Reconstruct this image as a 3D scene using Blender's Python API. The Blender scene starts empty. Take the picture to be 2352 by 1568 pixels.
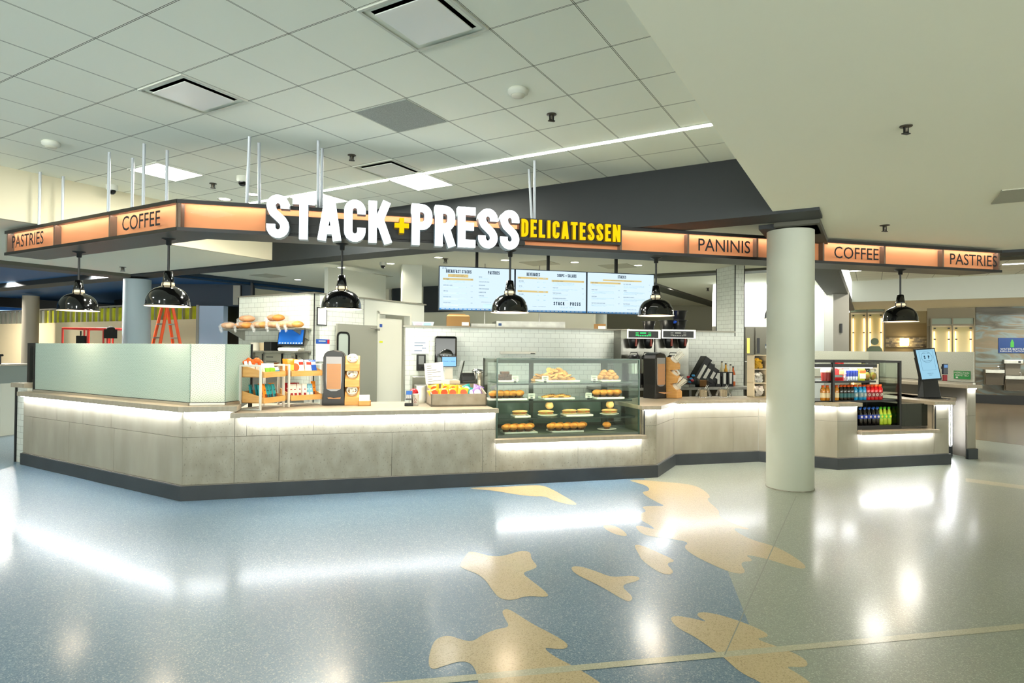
import bpy, math, random
from mathutils import Matrix, Vector
random.seed(7)
R=math.radians
SC=bpy.context.scene
COL=SC.collection
# ---------------------------------------------------------------- camera
FPX,PITCH,ROLL,CH=1423.3,.0134,.0081,1.6
cam=bpy.data.cameras.new('camera'); cam.sensor_width=36; cam.lens=36*FPX/2352; cam.clip_end=200
camo=bpy.data.objects.new('camera',cam); COL.objects.link(camo)
def _rot(x,y,z):
    c,s=math.cos(ROLL),math.sin(ROLL); x,z=c*x-s*z,s*x+c*z
    c,s=math.cos(PITCH),math.sin(PITCH); y,z=c*y-s*z,s*y+c*z
    return Vector((x,y,z))
cx_,cy_,cz_=_rot(1,0,0),_rot(0,0,1),-_rot(0,1,0)
m=Matrix((cx_,cy_,cz_)).transposed().to_4x4(); m.translation=(0,0,CH)
camo.matrix_world=m; SC.camera=camo
# ---------------------------------------------------------------- world, exposure
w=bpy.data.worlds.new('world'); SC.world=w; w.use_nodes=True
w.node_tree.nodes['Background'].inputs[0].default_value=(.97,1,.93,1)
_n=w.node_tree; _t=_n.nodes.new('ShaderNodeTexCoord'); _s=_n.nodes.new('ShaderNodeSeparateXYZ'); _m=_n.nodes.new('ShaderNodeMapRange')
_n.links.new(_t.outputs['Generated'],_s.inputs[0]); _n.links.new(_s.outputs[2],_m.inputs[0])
for _i,_v in ((1,-.04),(2,.04),(3,5.0),(4,1.1)): _m.inputs[_i].default_value=_v      # world brightened below the horizon, added to light the ceilings
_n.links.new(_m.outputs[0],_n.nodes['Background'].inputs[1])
SC.view_settings.view_transform='Standard'; SC.view_settings.look='None'
SC.view_settings.gamma=1; SC.view_settings.exposure=1.22
def area(name,loc,size,power,col=(1,1,1),size_y=None,rot=(0,0,0),shape='SQUARE',spread=180):
    l=bpy.data.lights.new(name,'AREA'); l.energy=power; l.color=col; l.size=size; l.shape=shape
    if size_y: l.shape='RECTANGLE'; l.size_y=size_y
    l.spread=R(spread)
    o=bpy.data.objects.new(name,l); COL.objects.link(o); o.location=loc; o.rotation_euler=rot
    return o
# ceiling grid: origin, direction, tile
GO=(-6.4592*.61,7.9476*.61); GA=-30.09; T=.61; ZC=3.719; ZL=3.1
def G(i,j):
    c,s=math.cos(R(GA)),math.sin(R(GA))
    return (GO[0]+T*(c*i-s*j),GO[1]+T*(s*i+c*j))
WARM=(1,.8,.58)
for k,(i,j) in enumerate([(-2.5,3.5),(1.5,6.5),(-1.5,6.5)]):
    area('troffer_light',(*G(i,j),ZC-.03),.5,38,(1,.97,.86),rot=(0,0,R(GA)))
for (i,j) in [(3.5,-2.5),(-3.5,-2.5),(1.5,-6.5),(6.5,-6.5)]:      # unseen fill lamps added behind the camera, on the same coffer ceiling
    area('troffer_light',(*G(i,j),ZC-.03),.55,14,(.95,1,.97),rot=(0,0,R(GA)))
# ---------------------------------------------------------------- helpers
def atz(u,v,Z):
    d=_rot((u-1176)/FPX,1,-(v-784)/FPX); t=(Z-CH)/d.z; return Vector((0,0,CH))+d*t
def aty(u,v,Y):
    d=_rot((u-1176)/FPX,1,-(v-784)/FPX); return Vector((0,0,CH))+d*(Y/d.y)
def onv(u,v,P,ang):
    d=_rot((u-1176)/FPX,1,-(v-784)/FPX); n=(-math.sin(R(ang)),math.cos(R(ang)))
    t=(n[0]*P[0]+n[1]*P[1])/(n[0]*d.x+n[1]*d.y); return Vector((0,0,CH))+d*t
class Fr:
    def __init__(s,o,a): s.o=(o[0],o[1]); s.a=a; s.c,s.s=math.cos(R(a)),math.sin(R(a))
    def w(s,x,y,z=0): return Vector((s.o[0]+s.c*x-s.s*y,s.o[1]+s.s*x+s.c*y,z))
    def l(s,p): dx,dy=p[0]-s.o[0],p[1]-s.o[1]; return (s.c*dx+s.s*dy,-s.s*dx+s.c*dy)
    def px(s,u,v,y=0):
        q=onv(u,v,s.w(0,y),s.a); return (s.l(q)[0],q.z)
    def pz(s,u,v,z): return s.l(atz(u,v,z))
def lin(c): return c/12.92 if c<=.04045 else ((c+.055)/1.055)**2.4
def hexc(h): return tuple(lin(int(h[i:i+2],16)/255) for i in (0,2,4))+(1,)
MATS={}
def mat(name,col='808080',rough=.5,metal=0,emit=None,es=1,noise=None,bump=None,coat=0,spec=.5,trans=0,alpha=1,ior=1.45):
    if name in MATS: return MATS[name]
    m=bpy.data.materials.new(name); m.use_nodes=True; nt=m.node_tree; b=nt.nodes['Principled BSDF']
    c=hexc(col); b.inputs['Base Color'].default_value=c; b.inputs['Roughness'].default_value=rough
    b.inputs['Metallic'].default_value=metal; b.inputs['Coat Weight'].default_value=coat
    b.inputs['Specular IOR Level'].default_value=spec; b.inputs['Transmission Weight'].default_value=trans
    b.inputs['IOR'].default_value=ior; b.inputs['Alpha'].default_value=alpha
    if emit: b.inputs['Emission Color'].default_value=hexc(emit); b.inputs['Emission Strength'].default_value=es
    if noise:
        sc,amt,c2=noise[0],noise[1],hexc(noise[2])
        tc=nt.nodes.new('ShaderNodeTexCoord'); n=nt.nodes.new('ShaderNodeTexNoise'); n.inputs['Detail'].default_value=6
        mp=nt.nodes.new('ShaderNodeMapping'); mp.inputs['Scale'].default_value=(noise[3] if len(noise)>3 else (1,1,1))
        n.inputs['Scale'].default_value=sc; nt.links.new(tc.outputs['Object'],mp.inputs[0]); nt.links.new(mp.outputs[0],n.inputs['Vector'])
        rp=nt.nodes.new('ShaderNodeValToRGB'); rp.color_ramp.elements[0].position=.5-amt; rp.color_ramp.elements[1].position=.5+amt
        rp.color_ramp.elements[0].color=c2; rp.color_ramp.elements[1].color=c
        nt.links.new(n.outputs['Fac'],rp.inputs[0]); nt.links.new(rp.outputs[0],b.inputs['Base Color'])
        if bump:
            bp=nt.nodes.new('ShaderNodeBump'); bp.inputs['Strength'].default_value=bump; bp.inputs['Distance'].default_value=.01
            nt.links.new(n.outputs['Fac'],bp.inputs['Height']); nt.links.new(bp.outputs[0],b.inputs['Normal'])
    MATS[name]=m; return m
def emis(name,col,es):
    if name in MATS: return MATS[name]
    m=bpy.data.materials.new(name); m.use_nodes=True; nt=m.node_tree; nt.nodes.clear()
    e=nt.nodes.new('ShaderNodeEmission'); e.inputs[0].default_value=hexc(col); e.inputs[1].default_value=es
    o=nt.nodes.new('ShaderNodeOutputMaterial'); nt.links.new(e.outputs[0],o.inputs[0]); MATS[name]=m; return m
def glassm(name,tint='E8F2EC',gl=.9,refl=.06):
    if name in MATS: return MATS[name]
    m=bpy.data.materials.new(name); m.use_nodes=True; nt=m.node_tree; nt.nodes.clear(); N=nt.nodes.new
    t=N('ShaderNodeBsdfTransparent'); t.inputs[0].default_value=hexc(tint)
    g=N('ShaderNodeBsdfGlossy'); g.inputs['Roughness'].default_value=.03
    f=N('ShaderNodeFresnel'); f.inputs[0].default_value=1.4; mx=N('ShaderNodeMixShader'); o=N('ShaderNodeOutputMaterial')
    ml=N('ShaderNodeMath'); ml.operation='MULTIPLY'; ml.inputs[1].default_value=gl
    nt.links.new(f.outputs[0],ml.inputs[0]); nt.links.new(ml.outputs[0],mx.inputs[0])
    nt.links.new(t.outputs[0],mx.inputs[1]); nt.links.new(g.outputs[0],mx.inputs[2]); nt.links.new(mx.outputs[0],o.inputs[0])
    MATS[name]=m; return m
class MB:
    def __init__(s): s.v=[]; s.f=[]; s.mi=[]; s.sm=[]; s.M=None
    def add(s,vs,fs,mi=0,sm=False):
        b=len(s.v)
        if s.M is not None: vs=[tuple(s.M@Vector(p)) for p in vs]
        s.v+=[tuple(p) for p in vs]
        for f in fs: s.f.append([b+i for i in f]); s.mi.append(mi); s.sm.append(sm)
        return s
    def box(s,x0,x1,y0,y1,z0,z1,mi=0):
        return s.add([(x0,y0,z0),(x1,y0,z0),(x1,y1,z0),(x0,y1,z0),(x0,y0,z1),(x1,y0,z1),(x1,y1,z1),(x0,y1,z1)],
          [(0,3,2,1),(4,5,6,7),(0,1,5,4),(1,2,6,5),(2,3,7,6),(3,0,4,7)],mi)
    def prism(s,poly,z0,z1,mi=0,axis='z'):
        a=sum(poly[i][0]*poly[(i+1)%len(poly)][1]-poly[(i+1)%len(poly)][0]*poly[i][1] for i in range(len(poly)))
        if a<0: poly=poly[::-1]
        n=len(poly)
        if axis=='z': vs=[(p[0],p[1],z0) for p in poly]+[(p[0],p[1],z1) for p in poly]
        elif axis=='y': vs=[(p[0],z1,p[1]) for p in poly]+[(p[0],z0,p[1]) for p in poly]
        else: vs=[(z0,p[0],p[1]) for p in poly]+[(z1,p[0],p[1]) for p in poly]
        return s.add(vs,[tuple(range(n))[::-1],tuple(range(n,2*n))]+[(i,(i+1)%n,n+(i+1)%n,n+i) for i in range(n)],mi)
    def lathe(s,prof,n=20,cx=0,cy=0,mi=0,cap=True,z0=0,sy=1):
        vs=[];fs=[]
        for r,z in prof:
            for k in range(n):
                a=2*math.pi*k/n; vs.append((cx+r*math.cos(a),cy+sy*r*math.sin(a),z0+z))
        for i in range(len(prof)-1):
            for k in range(n):
                k2=(k+1)%n; fs.append((i*n+k,i*n+k2,(i+1)*n+k2,(i+1)*n+k))
        s.add(vs,fs,mi,True)
        if cap:
            m=len(prof)-1
            if prof[0][0]>1e-4: s.add(vs[:n],[tuple(range(n))[::-1]],mi)
            if prof[m][0]>1e-4: s.add(vs[m*n:],[tuple(range(n))],mi)
        return s
    def tube(s,pts,r,n=8,mi=0):
        pts=[Vector(p) for p in pts]; vs=[];fs=[]
        for i,p in enumerate(pts):
            d=(pts[min(i+1,len(pts)-1)]-pts[max(i-1,0)]).normalized()
            a=Vector((0,0,1)) if abs(d.z)<.9 else Vector((1,0,0)); x=d.cross(a).normalized(); y=d.cross(x)
            for k in range(n):
                t=2*math.pi*k/n; vs.append(tuple(p+x*(r*math.cos(t))+y*(r*math.sin(t))))
        for i in range(len(pts)-1):
            for k in range(n):
                k2=(k+1)%n; fs.append((i*n+k,i*n+k2,(i+1)*n+k2,(i+1)*n+k))
        s.add(vs,fs,mi,True); s.add(vs[:n],[tuple(range(n))],mi); s.add(vs[-n:],[tuple(range(n))[::-1]],mi)
        return s
    def quad(s,a,b,c,d,mi=0): return s.add([a,b,c,d],[(0,1,2,3)],mi)
    def blob(s,cx,cy,cz,rx,ry,rz,n=12,m=7,mi=0,jit=0,flat=0):
        vs=[];fs=[]
        for i in range(m+1):
            ph=-math.pi/2+math.pi*i/m
            for k in range(n):
                a=2*math.pi*k/n; j=1+random.uniform(-jit,jit)
                z=math.sin(ph); z=max(z,-1+flat) if flat else z
                vs.append((cx+rx*math.cos(ph)*math.cos(a)*j,cy+ry*math.cos(ph)*math.sin(a)*j,cz+rz*z*j))
        for i in range(m):
            for k in range(n):
                k2=(k+1)%n; fs.append((i*n+k,i*n+k2,(i+1)*n+k2,(i+1)*n+k))
        return s.add(vs,fs,mi,True)
    def text(s,txt,h,x,z,y=0,xs=1,d=.002,mi=0,align='CENTER',bold=0,plane='xz'):
        cu=bpy.data.curves.new('t','FONT'); cu.body=txt; cu.size=h/.73; cu.align_x=align; cu.offset=bold; cu.resolution_u=3
        o=bpy.data.objects.new('t',cu); me=bpy.data.meshes.new_from_object(o)
        vs=[(x+p.co.x*xs,y,z+p.co.y) if plane=='xz' else (x+p.co.x*xs,z+p.co.y,y) for p in me.vertices]
        s.add(vs,[tuple(f.vertices) for f in me.polygons],mi)
        bpy.data.objects.remove(o); bpy.data.curves.remove(cu); bpy.data.meshes.remove(me); return s
    def stroke(s,path,t,y0,y1,mi=0):
        # a band of width t along path in the xz plane, extruded from y0 (front) to y1
        path=[p for i,p in enumerate(path) if i==0 or math.hypot(p[0]-path[i-1][0],p[1]-path[i-1][1])>1e-5]
        n=len(path); L=[];Rr=[]
        for i in range(n):
            p=path[i]; 
            def dr(a,b):
                q=(b[0]-a[0],b[1]-a[1]); l=math.hypot(*q) or 1; return (q[0]/l,q[1]/l)
            d1=dr(path[i-1],p) if i else dr(p,path[1]); d2=dr(p,path[i+1]) if i<n-1 else d1
            nx,ny=-(d1[1]+d2[1]),(d1[0]+d2[0]); l=math.hypot(nx,ny) or 1; nx/=l;ny/=l
            k=1/max(.6,nx*-d1[1]+ny*d1[0]); hw=t/2*k
            L.append((p[0]+nx*hw,p[1]+ny*hw)); Rr.append((p[0]-nx*hw,p[1]-ny*hw))
        vs=[(a[0],y0,a[1]) for a in L]+[(a[0],y0,a[1]) for a in Rr]+[(a[0],y1,a[1]) for a in L]+[(a[0],y1,a[1]) for a in Rr]
        fs=[]
        for i in range(n-1):
            fs+=[(i,n+i,n+i+1,i+1),(2*n+i,2*n+i+1,3*n+i+1,3*n+i),(i,i+1,2*n+i+1,2*n+i),(n+i+1,n+i,3*n+i,3*n+i+1)]
        fs+=[(0,2*n,3*n,n),(n-1,2*n-1,4*n-1,3*n-1)]
        return s.add(vs,fs,mi)
    def build(s,name,mats,parent=None,bev=0,**tags):
        me=bpy.data.meshes.new(name); me.from_pydata(s.v,[],s.f); 
        if not isinstance(mats,(list,tuple)): mats=[mats]
        for m_ in mats: me.materials.append(m_)
        me.polygons.foreach_set('material_index',s.mi); me.polygons.foreach_set('use_smooth',s.sm)
        me.update()
        o=bpy.data.objects.new(name,me); COL.objects.link(o)
        if parent: o.parent=parent
        if bev:
            b=o.modifiers.new('bevel','BEVEL'); b.width=bev; b.segments=2; b.limit_method='ANGLE'; b.angle_limit=R(40)
        for k,v in tags.items(): o[k]=v
        return o
def tag(o,label=None,cat=None,group=None,kind=None):
    if label: o['label']=label
    if cat: o['category']=cat
    if group: o['group']=group
    if kind: o['kind']=kind
    return o
def thing(name,label,cat,loc=(0,0,0),rz=0,group=None):
    o=bpy.data.objects.new(name,None); COL.objects.link(o); o.empty_display_size=.1
    o.location=loc; o.rotation_euler=(0,0,R(rz)); return tag(o,label,cat,group)
def single(mb,name,mats,label,cat,loc=(0,0,0),rz=0,group=None,bev=0):
    o=mb.build(name,mats,None,bev); o.location=loc; o.rotation_euler=(0,0,R(rz)); return tag(o,label,cat,group)
KIDS={}
def dup(root,loc=None,rz=None,label=None,group=None,scale=None,remat=None):
    def cp(o,par=None):
        c=o.copy(); COL.objects.link(c); c.parent=par
        if remat and c.type=='MESH' and remat.get(o.name.split('.')[0]):
            c.data=c.data.copy(); c.data.materials[0]=remat[o.name.split('.')[0]]
        for k in list(o.children): cp(k,c)
        return c
    r=cp(root)
    if loc is not None: r.location=loc
    if rz is not None: r.rotation_euler=(0,0,R(rz))
    if label: r['label']=label
    if group: r['group']=group
    if scale: r.scale=(scale,)*3 if not isinstance(scale,tuple) else scale
    return r
ORD=['first','second','third','fourth','fifth','sixth','seventh','eighth','ninth','tenth','eleventh','twelfth']
def struct(mb,name,mats,loc=(0,0,0),rz=0,bev=0):
    o=mb.build(name,mats,None,bev); o.location=loc; o.rotation_euler=(0,0,R(rz)); o['kind']='structure'; return o
# stroke lettering (bold condensed capitals)
def arc(cx,cy,rx,ry,a0,a1,n=9): return [(cx+rx*math.cos(R(a0+(a1-a0)*i/n)),cy+ry*math.sin(R(a0+(a1-a0)*i/n))) for i in range(n+1)]
def glyph(ch,t=.19,w=.42):
    a=t/2; r=w/2-a; top=1-a; x0,x1=a,w-a
    if ch=='T': return [[(0,top),(w,top)],[(w/2,0),(w/2,1-t)]],w
    if ch=='I': return [[(a,0),(a,1)]],t
    if ch=='L': return [[(a,0),(a,1)],[(t,a),(w*.9,a)]],w*.9
    if ch in 'EF':
        g=[[(a,0),(a,1)],[(t,top),(w*.9,top)],[(t,.52),(w*.82,.52)]]
        return g+([[(t,a),(w*.9,a)]] if ch=='E' else []),w*.9
    if ch=='A': return [[(a*.9,0),(w/2-.005,1)],[(w-a*.9+.03,0),(w/2+.035,1)],[(t*.8,.25),(w-t*.7,.25)]],w+.03
    if ch=='K': return [[(a,0),(a,1)],[(t*.95,.38),(w-.07,1)],[(t*1.25,.62),(w-.03,0)]],w+.05
    if ch=='N': return [[(a*.8,0),(a*.8,1)],[(w+.04-a*.8,0),(w+.04-a*.8,1)],[(a*.9,.97),(w+.04-a*.9,.03)]],w+.04
    if ch=='M': return [[(a,0),(a,1)],[(w+.16-a,0),(w+.16-a,1)],[(a,.97),(w/2+.08,.2),(w+.16-a,.97)]],w+.16
    if ch=='V': return [[(a*.6,1),(w/2,.0)],[(w-a*.6,1),(w/2,.0)]],w
    if ch=='C': return [[(x1,.66),(x1,top-r)]+arc(w/2,top-r,r,r,0,180)+[(x0,a+r)]+arc(w/2,a+r,r,r,180,360)+[(x1,.34)]],w
    if ch=='G': return [[(x1,.68),(x1,top-r)]+arc(w/2,top-r,r,r,0,180)+[(x0,a+r)]+arc(w/2,a+r,r,r,180,360)+[(x1,.5),(w/2,.5)]],w
    if ch=='O': return [[(x1,.4),(x1,top-r)]+arc(w/2,top-r,r,r,0,180)+[(x0,a+r)]+arc(w/2,a+r,r,r,180,360)+[(x1,.45)]],w
    if ch=='U': return [[(x0,1),(x0,a+r)]+arc(w/2,a+r,r,r,180,360)+[(x1,1)]],w
    if ch=='S': return [[(x1,.68),(x1,top-r)]+arc(w/2,top-r,r,r,0,180)+[(x0,.74),(x0+.02,.66),(x0+.06,.585),(x1-.06,.41),(x1-.015,.34),(x1,.27),(x1,a+r)]+arc(w/2,a+r,r,r,360,180)+[(x0,.32)]],w
    if ch in 'PRB':
        rr=.17; g=[[(a,0),(a,1)],[(t,top),(x1-rr,top)]+arc(x1-rr,top-rr,rr,rr,90,0,6)+[(x1,.46+a+rr)]+arc(x1-rr,.37+a+rr,rr,rr,0,-90,6)+[(t,.37+a)]]
        if ch=='R': g.append([(w*.55,.44),(w-.075,0)])
        if ch=='B': g.append([(t,.37+a),(x1-rr,.37+a)]+arc(x1-rr+.01,.37+a-rr*.9,rr,rr*.9,90,0,6)+arc(x1-rr+.01,a+rr,rr,rr,0,-90,6)+[(t,a)])
        return g,w
    if ch=='D': return [[(a,0),(a,1)],[(t,top),(x1-.17,top)]+arc(x1-.17,top-.17,.17,.17,90,0,6)+arc(x1-.17,a+.17,.17,.17,0,-90,6)+[(t,a)]],w
    if ch=='+': return [[(0,.45),(.36,.45)],[(.18,.27),(.18,.63)]],.36
    return [],.2
def word(mb,txt,h,x,z,y0,y1,t=.19,w=.42,gap=.075,mi=0,align=None,xs=1,fit=None):
    gs=[glyph(c,t,w) for c in txt]; W=sum(g[1] for g in gs)+gap*(len(txt)-1)
    if fit: xs=fit/(W*h)
    W*=h*xs
    if align=='C': x-=W/2
    for paths,gw in gs:
        for p in paths:
            q=[(a*h*xs+x,b*h+z) for a,b in p]
            mb.stroke(q,t*h*(.3+.7*xs),y0,y1,mi)
        x+=(gw+gap)*h*xs
    return mb
# ---------------------------------------------------------------- patterned materials
def nodes(m):
    nt=m.node_tree; N=nt.nodes.new; Lk=nt.links.new
    def ma(op,a,b=None,c=None):
        n=N('ShaderNodeMath'); n.operation=op
        for i,q in enumerate((a,b,c)):
            if q is None: continue
            if isinstance(q,(int,float)): n.inputs[i].default_value=q
            else: Lk(q,n.inputs[i])
        return n.outputs[0]
    def mixc(f,a,b):
        n=N('ShaderNodeMix'); n.data_type='RGBA'
        if isinstance(f,(int,float)): n.inputs[0].default_value=f
        else: Lk(f,n.inputs[0])
        for i,q in ((6,a),(7,b)):
            if isinstance(q,tuple): n.inputs[i].default_value=q
            else: Lk(q,n.inputs[i])
        return n.outputs[2]
    return nt,N,Lk,ma,mixc
def tilemat(name,c1='D6DAD0',mortar='7C7C74',bw=.158,bh=.0825,rough=.22):
    m=mat(name,c1,rough); nt,N,Lk,ma,mixc=nodes(m); b=nt.nodes['Principled BSDF']
    tc=N('ShaderNodeTexCoord'); sp=N('ShaderNodeSeparateXYZ'); Lk(tc.outputs['Object'],sp.inputs[0])
    cb=N('ShaderNodeCombineXYZ'); Lk(ma('ADD',sp.outputs[0],sp.outputs[1]),cb.inputs[0]); Lk(sp.outputs[2],cb.inputs[1])
    br=N('ShaderNodeTexBrick'); Lk(cb.outputs[0],br.inputs['Vector']); br.inputs['Scale'].default_value=1
    br.inputs['Brick Width'].default_value=bw; br.inputs['Row Height'].default_value=bh; br.inputs['Mortar Size'].default_value=.0016; br.inputs['Mortar Smooth'].default_value=0
    br.inputs['Color1'].default_value=hexc(c1); br.inputs['Color2'].default_value=hexc('D0D4CA'); br.inputs['Mortar'].default_value=hexc(mortar)
    Lk(br.outputs['Color'],b.inputs['Base Color']); return m
def ceilmat(name,col,line,sz):
    m=mat(name,col,.9,spec=.1); nt,N,Lk,ma,mixc=nodes(m); b=nt.nodes['Principled BSDF']
    tc=N('ShaderNodeTexCoord'); sp=N('ShaderNodeSeparateXYZ'); Lk(tc.outputs['Object'],sp.inputs[0])
    def ln(x):
        f=ma('FRACT',ma('ADD',ma('DIVIDE',x,sz),100)); d=ma('SUBTRACT',.5,ma('ABSOLUTE',ma('SUBTRACT',f,.5)))
        return ma('MULTIPLY',ma('GREATER_THAN',d,.0045),ma('LESS_THAN',d,.0115))
    k=ma('MAXIMUM',ln(sp.outputs[0]),ln(sp.outputs[1]))
    Lk(mixc(k,hexc(col),hexc(line)),b.inputs['Base Color']); return m
def terrazzo(name,c,c2,c3,rough=.34):
    m=mat(name,c,rough,spec=.45,coat=.3); nt,N,Lk,ma,mixc=nodes(m); b=nt.nodes['Principled BSDF']; b.inputs['Coat Roughness'].default_value=.15
    tc=N('ShaderNodeTexCoord')
    vo=N('ShaderNodeTexVoronoi'); vo.inputs['Scale'].default_value=170; Lk(tc.outputs['Object'],vo.inputs['Vector'])
    sp=N('ShaderNodeSeparateColor'); Lk(vo.outputs['Color'],sp.inputs[0])
    a=mixc(ma('GREATER_THAN',sp.outputs[0],.62),hexc(c),hexc(c2)); a=mixc(ma('GREATER_THAN',sp.outputs[1],.88),a,hexc(c3))
    Lk(a,b.inputs['Base Color']); return m
def frostmat(name,w,rings,spokes,tint='ECFAF2',dot='A3B4A4'):
    # etched fish-scale pattern of dots on frosted glass
    m=mat(name,tint,.5); nt,N,Lk,ma,mixc=nodes(m); nt.nodes.remove(nt.nodes['Principled BSDF']); out=[n for n in nt.nodes if n.type=='OUTPUT_MATERIAL'][0]
    tc=N('ShaderNodeTexCoord'); sp=N('ShaderNodeSeparateXYZ'); Lk(tc.outputs['Object'],sp.inputs[0])
    X=ma('ADD',sp.outputs[0],100*w); Z=ma('ADD',sp.outputs[2],0); h=w/4; Rr=w/2
    k=ma('FLOOR',ma('DIVIDE',Z,h)); fy=ma('SUBTRACT',Z,ma('MULTIPLY',k,h))
    par=ma('MODULO',ma('ABSOLUTE',k),2)
    def dist(off,yo):
        u=ma('FRACT',ma('ADD',ma('DIVIDE',X,w),ma('MULTIPLY',off,.5))); dx=ma('MULTIPLY',ma('SUBTRACT',u,.5),w); dy=ma('ADD',fy,yo)
        return dx,dy,ma('SQRT',ma('ADD',ma('MULTIPLY',dx,dx),ma('MULTIPLY',dy,dy)))
    ax,ay,ad=dist(ma('SUBTRACT',1,par),h); bx,by,bd=dist(par,0)
    use=ma('LESS_THAN',ad,Rr)
    def sel(p,q): return ma('ADD',ma('MULTIPLY',use,p),ma('MULTIPLY',ma('SUBTRACT',1,use),q))
    dx,dy,d=sel(ax,bx),sel(ay,by),sel(ad,bd)
    rg=ma('DIVIDE',d,Rr/rings); ring=ma('LESS_THAN',ma('ABSOLUTE',ma('SUBTRACT',ma('FRACT',rg),.5)),.17)
    an=ma('ARCTAN2',dy,dx); sp_=ma('GREATER_THAN',ma('SINE',ma('MULTIPLY',an,spokes)),-.1)
    f=ma('MULTIPLY',ring,sp_)
    c=mixc(f,hexc(tint),hexc(dot))
    tl=N('ShaderNodeBsdfTranslucent'); Lk(c,tl.inputs[0]); df=N('ShaderNodeBsdfDiffuse'); Lk(c,df.inputs[0])
    gl=N('ShaderNodeBsdfGlossy'); gl.inputs['Roughness'].default_value=.08
    rf=N('ShaderNodeBsdfRefraction'); rf.inputs['IOR'].default_value=1.02; rf.inputs['Roughness'].default_value=.55; Lk(c,rf.inputs['Color'])
    a=N('ShaderNodeMixShader'); a.inputs[0].default_value=.5; Lk(tl.outputs[0],a.inputs[1]); Lk(df.outputs[0],a.inputs[2])
    b2=N('ShaderNodeMixShader'); b2.inputs[0].default_value=.25; Lk(a.outputs[0],b2.inputs[1]); Lk(rf.outputs[0],b2.inputs[2])
    fr=N('ShaderNodeFresnel'); fr.inputs[0].default_value=1.45; c3=N('ShaderNodeMixShader'); Lk(fr.outputs[0],c3.inputs[0]); Lk(b2.outputs[0],c3.inputs[1]); Lk(gl.outputs[0],c3.inputs[2])
    Lk(c3.outputs[0],out.inputs[0]); return m
M_tile=tilemat('white_subway_tile'); M_tileend=tilemat('white_subway_tile_end')
ZK=3.3
M_ceil=ceilmat('ceiling_tile','ECEFE2','55554A',T)
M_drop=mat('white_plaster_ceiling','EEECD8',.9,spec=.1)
M_white=mat('white_paint','CACDC2',.7); M_cream=mat('cream_paint','CFC8AE',.7)
M_dark=mat('charcoal_paint','1D2224',.6,noise=(3,.3,'212628')); M_dark2=mat('charcoal_soffit','4A4A40',.7)
M_black=mat('black_metal','0D0E0E',.35); M_blackg=mat('black_gloss','070707',.12,coat=.6)
M_blue=mat('deep_blue_paint','0C4A78',.6); M_navy=mat('navy_paint','1E2E3C',.6)
M_grey=mat('grey_paint','8C8C80',.55); M_steel=mat('brushed_steel','B4B2A8',.3,metal=.9,noise=(6,.3,'8E8C84',(1,30,1))); M_steel2=mat('stainless','C4C2B8',.24,metal=1)
M_chrome=mat('chrome','D8D8D8',.1,metal=1)
M_conc=mat('concrete_tile','9E998A',.55,noise=(2.6,.22,'8D8778',(1.6,1.6,.5)),spec=.35)
M_conc2=mat('concrete_tile_pitted','9D9889',.55,noise=(5,.2,'878172',(1.6,1.6,.9)),spec=.35)
_nt,_N,_Lk,_ma,_mx=nodes(M_conc2); _b=_nt.nodes['Principled BSDF']; _src=_b.inputs['Base Color'].links[0].from_socket
_tc=_N('ShaderNodeTexCoord'); _mp=_N('ShaderNodeMapping'); _mp.inputs['Scale'].default_value=(1.5,1,.8); _nz=_N('ShaderNodeTexNoise'); _nz.inputs['Scale'].default_value=42; _nz.inputs['Detail'].default_value=3
_Lk(_tc.outputs['Object'],_mp.inputs[0]); _Lk(_mp.outputs[0],_nz.inputs['Vector']); _Lk(_mx(_ma('MULTIPLY',_ma('GREATER_THAN',_nz.outputs[0],.635),.55),_src,hexc('6A6458')),_b.inputs['Base Color'])
M_slab=mat('counter_laminate','A79E8C',.4,noise=(4,.25,'988E7C',(6,1,1)))
M_slabtop=M_slab
M_kick=mat('slate_kick','353A3E',.45,noise=(3,.25,'2A2F33'))
M_alu=mat('aluminium','B9B4A8',.35,metal=.7)
M_led=emis('led_white','F4F8FF',70); M_ledw=emis('led_warm','FFE2B0',9)
M_paper=mat('white_paper','E6E6E0',.8); M_print=mat('black_print','16181C',.7)
M_wood=mat('bamboo','D9A867',.5,noise=(3,.25,'C6924F',(2,2,12))); M_plate=mat('white_plate','E8E8E2',.25)
M_glass=glassm('clear_glass','F0F6F2',.4); M_glass2=glassm('clear_glass_pale','EDF5F0')
M_plastic=glassm('clear_plastic','F2F4F4',.6)
# ---------------------------------------------------------------- floor
def Fz(p): q=atz(p[0],p[1],0); return (q.x,q.y)
def chaikin(P,n=2):
    for _ in range(n):
        Q=[]
        for i in range(len(P)):
            a,b=P[i],P[(i+1)%len(P)]
            Q+=[(a[0]*.75+b[0]*.25,a[1]*.75+b[1]*.25),(a[0]*.25+b[0]*.75,a[1]*.25+b[1]*.75)]
        P=Q
    return P
fl=MB()
fl.box(-26,30,-8,40,-.2,0,0)
def flat(P,z,mi):
    a=sum(P[i][0]*P[(i+1)%len(P)][1]-P[(i+1)%len(P)][0]*P[i][1] for i in range(len(P)))
    if a<0: P=P[::-1]
    fl.add([(x,y,z) for x,y in P],[tuple(range(len(P)))],mi)
pale=[Fz(p) for p in [(1475,1090),(1490,1120),(1560,1200),(1671,1310),(1721,1435),(1790,1600)]]
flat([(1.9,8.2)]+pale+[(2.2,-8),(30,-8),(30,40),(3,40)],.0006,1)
flat([Fz((2100,992)),Fz((2440,1034)),(30,9),(30,40),(7.2,40)],.0010,3)  # dark wall's reflection painted into the floor as a taupe zone
def cp(L): return [(900+x*.6173,1080+y*.6177) for x,y in L]
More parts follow.
